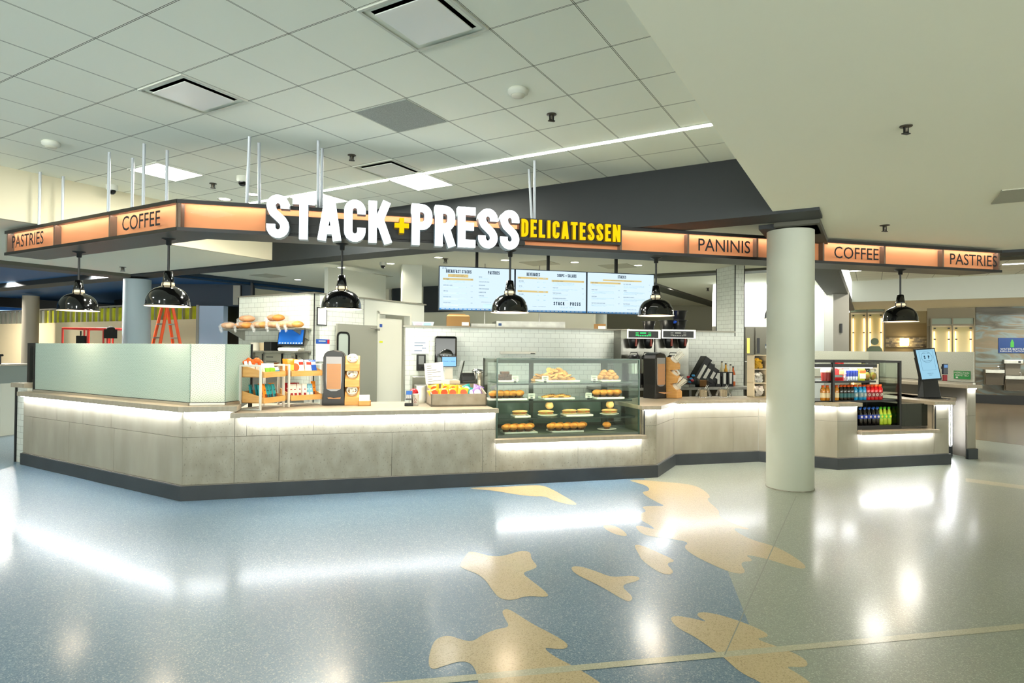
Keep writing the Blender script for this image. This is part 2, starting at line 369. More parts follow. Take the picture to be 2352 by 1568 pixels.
BL=[[(285,66),(330,63),(420,62),(500,56),(560,55),(600,72),(640,95),(698,128),(660,128),(600,112),(570,96),(520,97),(450,88),(380,75),(310,70)],
[(875,36),(930,35),(1000,42),(1100,50),(1150,65),(1190,98),(1168,108),(1220,150),(1215,168),(1250,190),(1290,205),(1345,222),(1262,212),(1300,240),(1350,262),(1420,280),(1480,310),(1540,352),(1538,368),(1490,360),(1400,330),(1308,311),(1352,338),(1292,340),(1320,380),(1290,386),(1240,372),(1180,345),(1120,315),(1084,286),(1106,268),(1060,258),(980,248),(930,238),(903,208),(925,205),(985,222),(955,200),(925,185),(925,160),(950,152),(926,134),(975,132),(1020,133),(985,118),(940,92),(930,80),(962,75),(950,58),(920,48)],
[(783,205),(810,200),(850,215),(878,240),(868,246),(830,238),(795,220)],
[(898,276),(930,278),(990,305),(1062,338),(1018,345),(1052,378),(1030,390),(990,378),(930,335),(918,310)],
[(290,300),(325,308),(380,322),(430,315),(480,298),(517,303),(518,330),(545,358),(520,370),(483,382),(520,410),(584,460),(578,472),(500,466),(450,484),(400,478),(370,440),(350,410),(320,385),(260,364),(252,350),(275,315)],
[(663,358),(700,356),(760,375),(820,399),(890,390),(925,398),(915,412),(848,427),(898,470),(890,487),(868,486),(780,432),(680,385)],
[(408,522),(430,514),(460,530),(520,570),(600,610),(657,645),(650,664),(610,665),(562,658),(600,690),(680,730),(780,790),(900,900),(330,900),(322,770),(300,720),(260,708),(200,725),(150,743),(134,720),(145,660),(165,625),(210,612),(260,630),(300,638),(340,610),(390,590),(440,583),(420,550)],
[(1033,550),(1055,540),(1120,550),(1178,566),(1132,540),(1145,526),(1200,532),(1280,555),(1380,595),(1408,620),(1345,625),(1450,660),(1530,695),(1552,722),(1530,734),(1460,728),(1510,755),(1560,790),(1650,880),(1500,900),(1380,790),(1300,755),(1240,700),(1200,670),(1130,620),(1060,585)]]
for k,b in enumerate(BL): flat(chaikin([Fz(p) for p in cp(b)]),.0014,2)
flat([Fz(p) for p in [(500,1602),(1656,1497),(2352,1432),(3000,1370),(3000,1382),(2352,1445),(1656,1510),(500,1618)]],.0018,4)
flat([Fz(p) for p in [(2218,1098),(2400,1121),(2400,1130),(2218,1106)]],.0018,4)
flat([Fz(p) for p in [(1828,1139),(1830,1139),(1701,1426),(1666,1504),(1663,1504),(1698,1426)]],.0020,5)
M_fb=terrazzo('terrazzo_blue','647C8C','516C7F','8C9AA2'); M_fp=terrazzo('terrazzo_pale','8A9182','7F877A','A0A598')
M_fc=terrazzo('terrazzo_cream','B9A67E','B09D74','9E8B64'); M_fd=terrazzo('terrazzo_wall_reflection','7D6F58','74664F','8F8168',.2); M_fs=terrazzo('terrazzo_stripe','ACA98E','A29F86','BAB79E')
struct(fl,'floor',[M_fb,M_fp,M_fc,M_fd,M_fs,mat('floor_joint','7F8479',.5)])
# ---------------------------------------------------------------- ceilings and beams
# tiled coffer, in grid coordinates
c=MB()
iR=7.56+2.25; 
def Gl(p): 
    f=Fr(GO,GA); return f.l(p)
kL=Gl((-6.046,7.269)); kR=Gl((2.773,6.6))
x0,x1,y1=kL[0],kR[0],kR[1]
c.box(x0,x1,-13,y1,0,.05,0)
struct(c,'ceiling',M_ceil,(GO[0],GO[1],ZC),GA)
# recessed corner of the coffer: sides
c=MB(); c.box(x0-.06,x0,-13,y1,0,ZC-ZL); o=struct(c,'wall_coffer_side',M_cream,(GO[0],GO[1],ZL),GA)
c=MB(); c.box(x1,x1+.06,-13,y1,0,ZC-ZL); struct(c,'wall_coffer_edge',M_drop,(GO[0],GO[1],ZL),GA)
# lower ceilings: right of coffer, left of coffer, behind the main beam
c=MB(); c.box(x1+.06,x1+14,-13,y1+.0,0,.05); struct(c,'ceiling_lower_concourse',M_drop,(GO[0],GO[1],ZL),GA)
c=MB(); c.box(x0-4.6,x0-.06,-13,y1,0,.05); struct(c,'ceiling_lower_hall',M_drop,(GO[0],GO[1],ZL),GA)
k5g=Gl((7.29,14.5))[0]
c=MB(); c.box(-24,k5g+.5,y1,y1+.47,-.62,.05)
struct(c,'beam',[M_dark],(GO[0],GO[1],ZC-.03),GA)
kP=Gl((-8.1,12.85))
c=MB(); c.box(kP[0]-.24,kP[0]+.24,-6,y1-.01,-.05,.07); struct(c,'beam.001',M_dark2,(GO[0],GO[1],ZL-.02),GA)
k3=Gl((2.75,11.9)); c=MB(); c.box(k3[0]-2.4,k3[0]+9,k3[1],k3[1]+.45,-.05,.06); struct(c,'beam.002',M_dark2,(GO[0],GO[1],ZL-.02),GA)
k4=Gl((3.7,15.3)); c=MB(); c.box(k4[0],k4[0]+.45,k3[1]+.5,k4[1]+14,-.05,.06); struct(c,'beam.003',M_dark2,(GO[0],GO[1],ZL-.02),GA)
k5=Gl((7.29,14.5)); c=MB(); c.box(k5[0],k5[0]+.47,y1+.5,k5[1]+8,-.05,.1); struct(c,'beam.004',M_dark2,(GO[0],GO[1],ZL-.02),GA)
# kitchen ceiling and its continuation
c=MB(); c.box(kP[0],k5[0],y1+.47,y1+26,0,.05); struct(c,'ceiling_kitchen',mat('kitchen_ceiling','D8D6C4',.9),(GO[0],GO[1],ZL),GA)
# coffer right of the right beam: tiles above, white side at its far end, low ceiling after it
kE=Gl(tuple(aty(2100,684,17.6))[:2])
c=MB(); c.box(k5[0]+.47,k5[0]+22,y1,kE[1],0,.05); struct(c,'ceiling_coffer_far',M_ceil,(GO[0],GO[1],ZC),GA)
c=MB(); c.box(k5[0]+.47,k5[0]+22,kE[1],kE[1]+.06,0,ZC-ZL+.05); struct(c,'wall_coffer_back',M_white,(GO[0],GO[1],ZL),GA)
c=MB(); c.box(k5[0]+.47,k5[0]+22,kE[1]+.06,kE[1]+9,0,.05); struct(c,'ceiling_restroom_hall',M_drop,(GO[0],GO[1],ZL),GA)
c=MB(); c.box(kP[0]-.05,kP[0],y1+.47,y1+30,-.14,.02); struct(c,'wall_soffit_step',M_navy,(GO[0],GO[1],ZK),GA)
# blue ceiling of the area under construction
c=MB(); c.box(kP[0]-22,kP[0]-.24,-6,y1,0,.05); c.box(-34,kP[0],y1+.47,y1+30,0,.05); struct(c,'ceiling_blue',M_blue,(GO[0],GO[1],ZL+.08),GA)
# linear light slot and vents
t=thing('linear_ceiling_light','long thin glowing light slot running across the tiled ceiling','ceiling light',(*G(-3.3,6.02),ZC),GA)
MB().box(0,7.4*T*1.47,-.028,.028,-.012,.003).build('lens',emis('slot_glow','FFFFF4',8),t); MB().box(-.01,7.4*T*1.47+.01,-.04,.04,-.006,.006).build('housing',M_white,t)
def troffer(i,j,lab):
    t=thing('troffer_light',lab,'ceiling light',(*G(i,j),ZC),GA,'glowing square ceiling panels')
    MB().box(-.28,.28,-.28,.28,-.012,.004).build('diffuser',emis('troffer_glow','FFFDEE',6),t)
    f=MB(); s=.302
    for a in ((-s,s,-s,-.28),(-s,s,.28,s),(-s,-.28,-.28,.28),(.28,s,-.28,.28)): f.box(*a,-.016,.004)
    f.build('frame',M_white,t)
troffer(-2.5,3.5,'glowing square ceiling panel above the COFFEE sign at the canopy corner')
troffer(1.5,6.5,'glowing square ceiling panel beside the small air diffuser, below the light slot')
troffer(-1.5,6.5,'glowing square ceiling panel half hidden by the big white T and A letters')
def diffuser(i,j,lab,thr='3A3C38'):
    t=thing('air_diffuser',lab,'air diffuser',(*G(i,j),ZC),GA,'square ceiling air diffusers')
    # bell-shaped white frame with dark throat and a plaque below
    MB().box(-.24,.24,-.24,.24,.0,.012).build('throat',mat('throat_'+thr,thr,.6),t)
    f=MB(); s=.3; q=.235; zz=-.004
    for k in range(4):
        cth,sth=[(1,0),(0,1),(-1,0),(0,-1)][k]
        rot=lambda x,y,z:(x*cth-y*sth,x*sth+y*cth,z)
        f.add([rot(-s,-s,zz),rot(s,-s,zz),rot(q,-q,.03),rot(-q,-q,.03)],[(0,3,2,1)]); f.add([rot(-s,-s,zz-.008),rot(s,-s,zz-.008),rot(s,-s,.01),rot(-s,-s,.01)],[(0,1,2,3)])
        f.add([rot(-s,-s,zz-.008),rot(s,-s,zz-.008),rot(s-.02,-s+.02,zz-.008),rot(-s+.02,-s+.02,zz-.008)],[(0,3,2,1)])
    f.build('frame',M_white,t)
    MB().box(-.222,.222,-.222,.222,-.02,-.012).build('plaque',mat('diffuser_plaque','E6E8E4',.3),t,bev=.004)
diffuser(5.5,1.5,'large white square air diffuser at the top edge of the picture, nearest the camera','8E938C')
diffuser(1.5,1.5,'white square air diffuser in the tiled ceiling above the canopy corner')
diffuser(1.5,5.5,'small white square air diffuser just above the light slot')
t=single(MB().box(-.29,.29,-.29,.29,-.006,.01),'return_air_grille',mat('perforated_grey','9AA09A',.6,noise=(260,.05,'7F8680')),'flat grey perforated return air panel in the tiled ceiling','air grille',(*G(3.5,3.5),ZC),GA)
def smoke(i,j,lab):
    t=thing('smoke_detector',lab,'smoke detector',(*G(i,j),ZC),0,None)
    MB().lathe([(.075,0),(.085,-.01),(.082,-.035),(.06,-.05)],24).build('body',M_white,t); MB().lathe([(.058,-.045),(.05,-.062),(.02,-.066),(0,-.066)],20).build('sensor_cap',mat('offwhite_plastic','C9C9B8',.4),t)
smoke(5.5,3.5,'round white smoke detector in the tiled ceiling beside the light slot'); smoke(-2.5,1.5,'round white smoke detector at the far left of the tiled ceiling')
def sprk(p,lab,g=None,s=1):
    t=thing('sprinkler_head',lab,'sprinkler',p,20,g)
    MB().lathe([(.045*s,0),(.045*s,-.006),(.02*s,-.008),(.014*s,-.03*s),(.014*s,-.05*s)],14).build('escutcheon',mat('sprinkler_metal','4A463C',.4,metal=.6),t)
    MB().box(-.022*s,-.016*s,-.006,.006,-.06*s,-.008).box(.016*s,.022*s,-.006,.006,-.06*s,-.008).box(-.03*s,.03*s,-.014,.014,-.064*s,-.058*s).build('deflector',M_black,t)
sprk((*G(5.5,4.5),ZC),'dark sprinkler head in the tiled ceiling between smoke detector and light slot')
sprk((*G(1.5,4.5),ZC),'dark sprinkler head next to the small air diffuser above the sign')
sprk((*G(-2.5,4.5),ZC),'dark sprinkler head beside the glowing panel over the canopy corner')
sprk(atz(2081,289,ZL),'dark sprinkler head in the smooth white ceiling at upper right',s=.85)
sprk(atz(2032,517,ZL),'dark sprinkler head above the right PASTRIES sign',s=1.2)
far=[(712,582),(665,656),(851,648),(476,633),(1023,594),(1626,661),(1733,686),(282,613),(676,657)]
labs=['above the dome lamp in the middle of the kitchen','over the tiled wall with the bread shelf','right of the middle dome lamp','left of the bread wall, over the blue panel','above the first menu screen','beside the tiled column','between tiled column and big round pillar','in the ceiling behind the first two dome lamps']
for (u,v),l in zip(far[:8],labs): sprk(atz(u,v,ZL if u==282 else ZK),'small dark sprinkler head '+l,'sprinklers in the kitchen ceiling',s=1.3)
def camdome(p,lab,s=1):
    t=thing('security_camera',lab,'security camera',p,0,'dome cameras')
    MB().lathe([(.07*s,0),(.072*s,-.05*s),(.058*s,-.07*s)],20).build('housing',M_white,t); MB().lathe([(.05*s,-.068*s),(.045*s,-.1*s),(.025*s,-.12*s),(0,-.125*s)],18).build('dome',M_blackg,t)
camdome(atz(557,405,ZC),'white dome camera on the tiled ceiling beside the paired white rods'); camdome(atz(257,425,ZC),'white dome camera near the cream bulkhead above the PASTRIES side')
camdome(atz(880,602,ZK),'white dome camera on the kitchen ceiling right of the middle dome lamp',1.0)
DL=[(684,642,0),(784,614,0),(897,605,0),(1007,591,0),(1160,597,0),(1320,602,0),(1466,609,0),(516,457,1),(580,446,1)]
DLn=['above the bread wall','behind the rod of the middle dome lamp','beside the kitchen dome camera','above the left end of the menu screens','above the join of the first two menu screens','above the SOUPS + SALADS menu','above the STACKS menu','behind the canopy corner, in the tiled ceiling','between two white rods, in the tiled ceiling']
for k,(u,v,hi) in enumerate(DL):
    z=ZC if hi else ZK; p=atz(u,v,z)
    t=thing('downlight','round glowing recessed downlight '+DLn[k],'downlight',(p.x,p.y,z),0,'recessed downlights')
    MB().lathe([(.0001,-.002),(.075,-.003)],20,cap=False).build('lamp_lens',emis('downlight_glow','FFF4D8',7),t); MB().lathe([(.075,-.003),(.1,-.008),(.105,.002)],24,cap=False).build('trim_ring',M_white,t)
    area('downlight_lamp',(p.x,p.y,z-.03),.12,11,(1,.93,.8),shape='DISK',spread=140)
for (u,v) in [(600,605),(1550,640),(1250,665)]:
    p=atz(u,v,ZK); area('downlight_lamp',(p.x,p.y,ZK-.03),.12,16,(1,.93,.8),shape='DISK',spread=150)
for k,(u,v) in enumerate([(861,680-5),(617,633),(1240,604),(1418,611)]):
    p=atz(u,v if k else 633,ZK)
    single(MB().box(-.3,.3,-.3,.3,-.008,.004),'ceiling_access_panel',mat('access_panel','B5B19C',.8),['flat grey panel in the kitchen ceiling right of the middle lamp','flat grey panel in the kitchen ceiling above the bread wall','flat grey grille over the middle menu screen','small grey grille over the right menu screen'][k],'ceiling panel',(p.x,p.y,ZK),GA)
sp_=atz(2352,440,ZL); single(MB().box(-.3,.3,-.3,.3,-.01,.004),'return_air_grille',mat('grille_grey','A3A290',.7),'grey square grille in the smooth ceiling at the right picture edge','air grille',(sp_.x+.16,sp_.y+.05,ZL),GA)
# ---------------------------------------------------------------- round columns
def column(c,r,z1,m,lab,name='round_column',base=None):
    t=thing(name,lab,'column',(c[0],c[1],0))
    MB().lathe([(r,0),(r,z1)],64).build('shaft',m,t)
    if base: MB().lathe([(r+.004,0),(r+.004,base)],64,cap=False).build('base_ring',mat('column_base','8F8B7C',.6,noise=(14,.12,'6E6A5C')),t)
    return t
pc=atz(1835,1130,0)
M_col=mat('column_paint','A3A797',.45,noise=(2,.4,'AEB2A4')); M_col2=mat('column_paint_blue','93A3A8',.5)
PCX,PCY=3.30,7.35
t=column((PCX,PCY),.262,3.03,M_col,'big pale grey round pillar standing in front of the counter',base=.012)
# dark cap plate over the pillar, turned with the grid
c=MB(); c.box(-.31,.31,-.31,.31,0,.05); c.build('cap_plate',M_dark,t); bpy.data.objects['cap_plate'].location=(0,0,3.03); bpy.data.objects['cap_plate'].rotation_euler=(0,0,R(GA))
column((-8.0,13.2),.262,3.03,M_col2,'blue-grey round pillar behind the dome lamp and the orange ladder')
column(tuple(aty(69,800,18.6))[:2],.21,3.1,mat('column_tan','9C927E',.6),'slim tan round pillar in front of the beige hoarding')
# ---------------------------------------------------------------- counters
A_,B_,C_,D_,E_,F_,G_=[(-6.609,8.408),(-3.428,6.48),(1.845,7.895),(2.285,8.72),(3.61,9.07),(4.455,8.493),(6.325,8.974)]
ZS=.86; ZT=.91      # underside and top of the low worktops
def fr2(P,Q): return Fr(P,math.degrees(math.atan2(Q[1]-P[1],Q[0]-P[0]))), math.hypot(Q[0]-P[0],Q[1]-P[1])
base=thing('service_counter','long angled service counter clad in grey concrete-look tiles with dark kick plate','counter',(0,0,0))
def face(P,Q,runs,seams,m=M_conc,dep=.55,kick=True,ext=0):
    # runs: (x0,x1,ztop); seams: for lower and upper row, panel joints
    f,L=fr2(P,Q); a=f.a
    b=MB(); g=.0018
    for (x0,x1,zt) in runs:
        for row,(z0,z1) in enumerate(((.16,.655),(.655,zt))):
            if z1<=z0+.01: continue
            if row==0: z1=min(z1,zt)
            js=[x0]+[s for s in seams[row] if x0+.02<s<x1-.02]+[x1]
            for p,q in zip(js,js[1:]): b.box(p+g,q-g,0,.012,z0+g,z1-g,0)
    body=MB()
    for (x0,x1,zt) in runs: body.box(x0,x1,.012,.03,.0,zt-.002)
    o=b.build('tile_cladding',[m],base); o.location=(*f.o,0); o.rotation_euler=(0,0,R(a))
    o=body.build('carcass_panel',mat('cladding_joint','6A655B',.8),base); o.location=(*f.o,0); o.rotation_euler=(0,0,R(a))
    if kick:
        o=MB().box(-.012,L+.012,-.028,.012,0,.152).box(-.006,L+.006,-.012,.014,.152,.158,1).build('kick_plate',[M_kick,mat('kick_trim','7B756A',.5)],base,bev=.002); o.location=(*f.o,0); o.rotation_euler=(0,0,R(a))
    return f,L
fAB,LAB=face(A_,B_,[(0,3.72,.925)],((.28,1.28,2.35),(.95,1.62,2.28)))
fBC,LBC=face(B_,C_,[(0,.50,.925),(.50,3.36,ZS),(3.36,5.26,.5),(5.26,5.46,ZS)],((.95,2.15,3.2,4.4),(.62,1.3,2.75)),M_conc2)
fCD,LCD=face(C_,D_,[(0,.93,ZS)],((),()))
fDE,LDE=face(D_,E_,[(0,1.37,ZS)],((.95,),()))
fEF,LEF=face(E_,F_,[(0,1.03,ZS)],((.5,),()))
fFG,LFG=face(F_,G_,[(0,.335,ZS),(.335,1.66,.47),(1.66,1.93,ZS)],((),()))
# right rear return
G2=(6.33,9.53); H2=(7.10,9.45)
face(G_,G2,[(0,.55,ZS)],((),()),kick=True)
f2,L2=face((6.33,9.56),(6.86,9.70),[(0,.55,ZS)],((),()))
f3,L3=face((6.92,9.42),(7.08,9.463),[(0,.165,1.07)],((),()))
face((7.08,9.463),(6.75,11.9),[(0,2.46,1.07)],((.8,1.6),(.8,1.6)))
# led strips (lit tapes under the overhangs), parts of the counter
def led(f,x0,x1,z,y=-.022,m=M_led):
    o=MB().box(x0,x1,y-.006,y+.006,z-.005,z).build('led_strip',m,base); o.location=(*f.o,0); o.rotation_euler=(0,0,R(f.a))
led(fAB,0,3.66,.922,-.03); led(fBC,.02,.45,.922,-.03); led(fBC,.56,3.33,ZS-.003,-.035); led(fBC,3.38,5.24,.498,-.03); led(fBC,5.28,5.44,ZS-.003)
led(fCD,.04,.9,ZS-.003); led(fDE,.04,1.34,ZS-.003); led(fEF,.03,1.0,ZS-.003); led(fFG,.04,.31,ZS-.003); led(fFG,.37,1.62,.468,-.03); led(fFG,1.69,1.9,ZS-.003)
led(f2,.02,.5,ZS-.003); led(f3,.01,.15,1.068)
o=MB().box(0,.006,-.004,.004,.17,.86).build('led_strip',M_led,base); o.location=f2.w(.56,-.01)[:]; o.rotation_euler=(0,0,R(f2.a))
# worktops
def off(poly,fr,name,label,z0,z1,mi=M_slab):
    m=MB(); m.prism([(p[0],p[1]) for p in poly],z0,z1); return single(m,name,mi,label,'countertop',bev=.003)
oh=.07
bisB=fAB.w(LAB,0)
def W(f,x,y): q=f.w(x,y); return (q.x,q.y)
def inter(f,y,g,y2):
    # meeting point of line y=const of frame f and y2=const of frame g
    p=f.w(0,y);d=f.w(1,y)-p;q=g.w(0,y2);e=g.w(1,y2)-q
    t=((q.x-p.x)*e.y-(q.y-p.y)*e.x)/(d.x*e.y-d.y*e.x); return (p.x+d.x*t,p.y+d.y*t)
off([W(fAB,-.03,-oh),inter(fAB,-oh,fBC,-oh),W(fBC,.53,-oh),W(fBC,.53,.22),inter(fAB,.22,fBC,.22),W(fAB,-.03,.22)],None,'raised_countertop','grey-beige raised ledge running under the frosted glass screen',.925,.982)
off([W(fBC,.47,-.1),W(fBC,3.37,-.1),W(fBC,3.37,.0),W(fBC,3.33,.0),W(fBC,3.33,1.1),W(fBC,.47,1.1)],None,'countertop','grey-beige worktop carrying the snack racks, napkin dispenser and chip tray',ZS,ZT)
off([W(fBC,5.22,-.07),inter(fBC,-.07,fCD,-oh),inter(fCD,-oh,fDE,-oh),inter(fDE,-oh,fEF,-oh),inter(fEF,-oh,fFG,-oh),W(fFG,.36,-oh),W(fFG,.36,.0),W(fEF,.9,.55),inter(fEF,.55,fDE,.6),inter(fDE,.6,fCD,.6),W(fBC,5.30,.75),W(fBC,5.22,.75)],None,'countertop','worktop zigzagging behind the big pillar, with straw holder and lidded domes',ZS,ZT)
off([W(fFG,1.6,-oh),W(fFG,1.97,-oh),(6.55,9.35),(6.62,10.5),W(fFG,1.2,1.5),W(fFG,1.35,1.1),W(fFG,1.6,.5)],None,'countertop','worktop carrying the tall self-order kiosk',ZS,ZT)
off([W(f2,-.2,-.06),W(f2,.6,-.06),(6.98,9.75),(6.7,11.7),(6.35,11.7)],None,'countertop','narrow rear worktop to the right of the kiosk',ZS,ZT)
off([(6.88,9.36),(7.16,9.43),(6.83,11.97),(6.02,11.80),(6.02,11.55),(6.55,11.7)],None,'raised_countertop','brown-grey raised ledge below the patterned glass behind the kiosk',1.07,1.12)
# recess ledges
for f,x0,x1,z,l in ((fBC,3.34,5.28,.5,'low ledge jutting out below the pastry display case'),(fFG,.33,1.67,.47,'low ledge jutting out below the drinks cooler')):
    single(MB().box(x0,x1,-.09,.08,z,z+.045),'display_ledge',M_slab,l,'ledge',(*f.o,0),f.a,bev=.003)
# cheeks of the recesses
for f,x,z0,y1_ in ((fBC,3.352,.5,.8),(fFG,.345,.47,.6)):
    o=MB().box(x-.012,x,.004,y1_,z0,ZS).build('side_panel',M_black,base); o.location=(*f.o,0); o.rotation_euler=(0,0,R(f.a))
for f,x,z0 in ((fBC,5.262,.545),(fFG,1.66,.515)):
    o=MB().box(x,x+.02,.0,.5,z0,ZS).build('side_panel',M_slab,base); o.location=(*f.o,0); o.rotation_euler=(0,0,R(f.a))
    o=MB().box(x+.02,x+.035,-.004,.01,z0,ZS).build('trim_strip',M_black,base); o.location=(*f.o,0); o.rotation_euler=(0,0,R(f.a))
# inner carcass of the counters (backs)
for f,x0,x1,d in ((fAB,.1,3.6,.5),(fBC,.5,3.3,1.02),(fDE,.05,1.3,.5),(fEF,.2,.9,.4)):
    o=MB().box(x0,x1,.05,d,.1,ZS-.02).build('inner_cabinet',mat('cabinet_inner','77736A',.7),base); o.location=(*f.o,0); o.rotation_euler=(0,0,R(f.a))
# end pier with white tiles at the far left
t=thing('tiled_pier','narrow white tiled end pier with black edge trims at the far left of the counter','pier',(*fAB.w(-.02,0)[:2],0),GA)
MB().box(-.31,-.0,.02,.5,.0,1.03).build('tiled_body',M_tileend,t); MB().box(-.315,-.285,.0,.02,0,1.03).box(-.315,-.3,.46,.5,0,1.03).build('edge_trim',M_black,t)
t.location=fAB.w(-.0,.02)
MB().box(-.37,.02,-.03,.55,1.03,1.09).build('cap_ledge',M_slab,t,bev=.003)
# frosted screens
Y0=.1; ZG0,ZG1=1.0,1.637
M_fr1=frostmat('frosted_scallop',.135,4,22,'EAFBF2','B2CABC'); M_fr2=frostmat('frosted_scallop_large',.5,12,66,'F4F8EC','CDD3BC'); M_fr3=frostmat('frosted_plain',.5,10,48,'E0F4EA','D0E2D8'); M_fr4=frostmat('frosted_pale',.34,9,60,'F2F3E6','D2D4C2')
gs=thing('glass_screen','long frosted glass screen with scallop dot pattern on the left counter corner','glass screen',(0,0,0))
def gpane(f,x0,x1,m,y=Y0,z0=ZG0,z1=ZG1,par=None,nm='glass_panel',off=0):
    o=MB().box(x0,x1,y-.005,y+.005,z0,z1).build(nm,m,par or gs); o.location=(*f.o,0); o.rotation_euler=(0,0,R(f.a)); return o
xl=.07; cI=inter(fAB,Y0,fBC,Y0); xc=fAB.l(cI)[0]; xb=fBC.l(cI)[0]
gpane(fAB,xl,xc-.004,M_fr1); gpane(fBC,xb+.004,.38,M_fr2)
fS=Fr(fBC.w(.385,Y0)[:2],fBC.a+62); gpane(fS,0.004,.42,M_fr3,0)
def chan(f,x0,x1,y,z0=.982,z1=1.008,par=None,t=.022):
    o=MB().box(x0,x1,y-t,y+t,z0,z1).box(x0,x1,y-.009,y+.009,z1,z1+.006,1).build('base_channel',[M_alu,M_black],par or gs); o.location=(*f.o,0); o.rotation_euler=(0,0,R(f.a))
chan(fAB,xl,xc,Y0); chan(fBC,xb,.385,Y0); chan(fS,0,.42,0)
o=MB().box(xl-.022,xl+.006,Y0-.02,Y0+.02,.97,ZG1+.004).build('post',M_black,gs); o.location=(*fAB.o,0); o.rotation_euler=(0,0,R(fAB.a))
o=MB().box(.415,.435,-.02,.02,.91,ZG1+.004).build('post',M_black,gs); o.location=(*fS.o,0); o.rotation_euler=(0,0,R(fS.a))
g2=thing('glass_screen','short frosted glass pane between black posts above the white tiled pier','glass screen',fAB.w(0,.02),GA)
MB().box(-.24,-.0,.2,.21,1.13,1.637).build('glass_panel',M_fr1,g2); MB().box(-.32,-.25,.14,.27,1.09,1.64).build('post',M_black,g2); MB().box(-.25,.0,.18,.23,1.09,1.13).build('base_channel',M_alu,g2)
g3=thing('glass_screen','pale patterned glass screen on the raised ledge behind the kiosk','glass screen',(0,0,0))
fK=Fr((7.10,9.52),97.7); gpane(fK,0,2.3,M_fr4,0,1.15,1.625,g3); fK2=Fr(fK.w(2.31,0)[:2],195); gpane(fK2,0,1.6,M_fr4,0,1.15,1.625,g3)
chan(fK,0,2.3,0,1.12,1.15,g3); chan(fK2,0,1.6,0,1.12,1.15,g3)
p=onv(2230,862,fK.o,fK.a)
sg=thing('green_sticker','small green placard with white lettering on the lower corner of the patterned glass','placard',(p.x,p.y-.0,p.z),fK.a+180)
MB().box(-.30,.0,-.014,-.006,-.062,.065).build('plate',mat('green_sign','1F7A3A',.5),sg)
mb=MB(); mb.text('INSPECTION',.03,-.15,.022,-.016,xs=1.2); mb.text('PERMITTED',.03,-.15,-.018,-.016,xs=1.2); mb.box(-.26,-.22,-.016,-.0145,-.05,-.03); mb.build('lettering',M_white,sg)
# ---------------------------------------------------------------- canopy sign
PC=Vector((-3.341,6.141)); fc=Fr(PC,14.57); fl_=Fr(PC,-29.53)
ZB,ZTOP=2.76,3.07
LR=10.66; LL=3.66; 
can=thing('sign_canopy','dark boomerang canopy with copper lit fascia hanging over the counter','canopy',(0,0,0))
Qe=fc.w(LR,0); 
wd=.46
def Wc(f,x,y): q=f.w(x,y); return (q.x,q.y)
inn=inter(fc,wd,fl_,wd)
pl=[Wc(fl_,-LL,0),(PC.x,PC.y),Wc(fc,LR,0),Wc(fc,LR-.2,wd),inn,Wc(fl_,-LL,wd)]
MB().prism(pl,ZB,ZB+.022).build('soffit',mat('canopy_soffit','43443E',.45),can)
MB().prism(pl,ZTOP-.022,ZTOP).build('top_plate',M_black,can)
def onf(mb,name,m,f,bev=0):
    o=mb.build(name,m,can,bev); o.location=(*f.o,0); o.rotation_euler=(0,0,R(f.a)); return o
onf(MB().box(0,LR,-.006,.02,ZB-.002,ZB+.034).box(0,LR,-.006,.02,ZTOP-.036,ZTOP+.002),'edge_rail',M_black,fc); onf(MB().box(-LL,0,-.006,.02,ZB-.002,ZB+.034).box(-LL,0,-.006,.02,ZTOP-.036,ZTOP+.002),'edge_rail',M_black,fl_)
M_cop=mat('copper_panel','DB9A72',.6,noise=(2.5,.4,'D69268',(1,1,3)),spec=.15)
onf(MB().box(0.02,LR-.02,.085,.095,ZB+.02,ZTOP-.02),'copper_panel',M_cop,fc); onf(MB().box(-LL+.02,-.02,.085,.095,ZB+.02,ZTOP-.02),'copper_panel',M_cop,fl_)
onf(MB().box(0,LR-.2,.44,.45,ZB+.02,ZTOP-.02),'back_panel',M_black,fc); onf(MB().box(-LL,-.2,.44,.45,ZB+.02,ZTOP-.02),'back_panel',M_black,fl_)
M_canled=emis('canopy_led','FFEEE2',15)
onf(MB().box(.03,LR-.03,.023,.033,ZTOP-.031,ZTOP-.024),'led_strip',M_canled,fc); onf(MB().box(-LL+.03,-.03,.023,.033,ZTOP-.031,ZTOP-.024),'led_strip',M_canled,fl_)
onf(MB().box(0,LR,.004,.008,ZB+.034,ZTOP-.036),'clear_cover',glassm('clear_cover','FBF9F6',.05),fc); onf(MB().box(-LL,0,.004,.008,ZB+.034,ZTOP-.036),'clear_cover',MATS['clear_cover'],fl_)
M_div=mat('divider_grey','6E5E54',.4)
for u in (408,612,1427,1582,1741,1893,2034,2168,2296):
    x,_=fc.px(u,540); x=min(max(x,.02),LR-.02); onf(MB().box(x-.013,x+.013,.01,.085,ZB+.034,ZTOP-.036),'divider',M_div,fc)
for u in (14,121,248,404):
    x,_=fl_.px(u,560); x=min(max(x,-LL+.02),-.02); onf(MB().box(x-.013,x+.013,.01,.085,ZB+.034,ZTOP-.036),'divider',M_div,fl_)
def ftext(f,txt,u0,u1,v):
    x0,_=f.px(u0,v); x1,_=f.px(u1,v); mb=MB(); mb.text(txt,.16,0,0,0,bold=.001)
    xs=[p[0] for p in mb.v]; s=(x1-x0)/(max(xs)-min(xs)); x_m=(max(xs)+min(xs))/2
    mb=MB(); mb.text(txt,.16,(x0+x1)/2-x_m*s,ZB+.078,-.001,xs=s,bold=.001); onf(mb,'lettering',M_print,f)
ftext(fl_,'PASTRIES',28,100,552); ftext(fl_,'COFFEE',281,368,508)
ftext(fc,'PANINIS',1604,1723,565); ftext(fc,'COFFEE',1916,2018,583); ftext(fc,'PASTRIES',2182,2290,598)
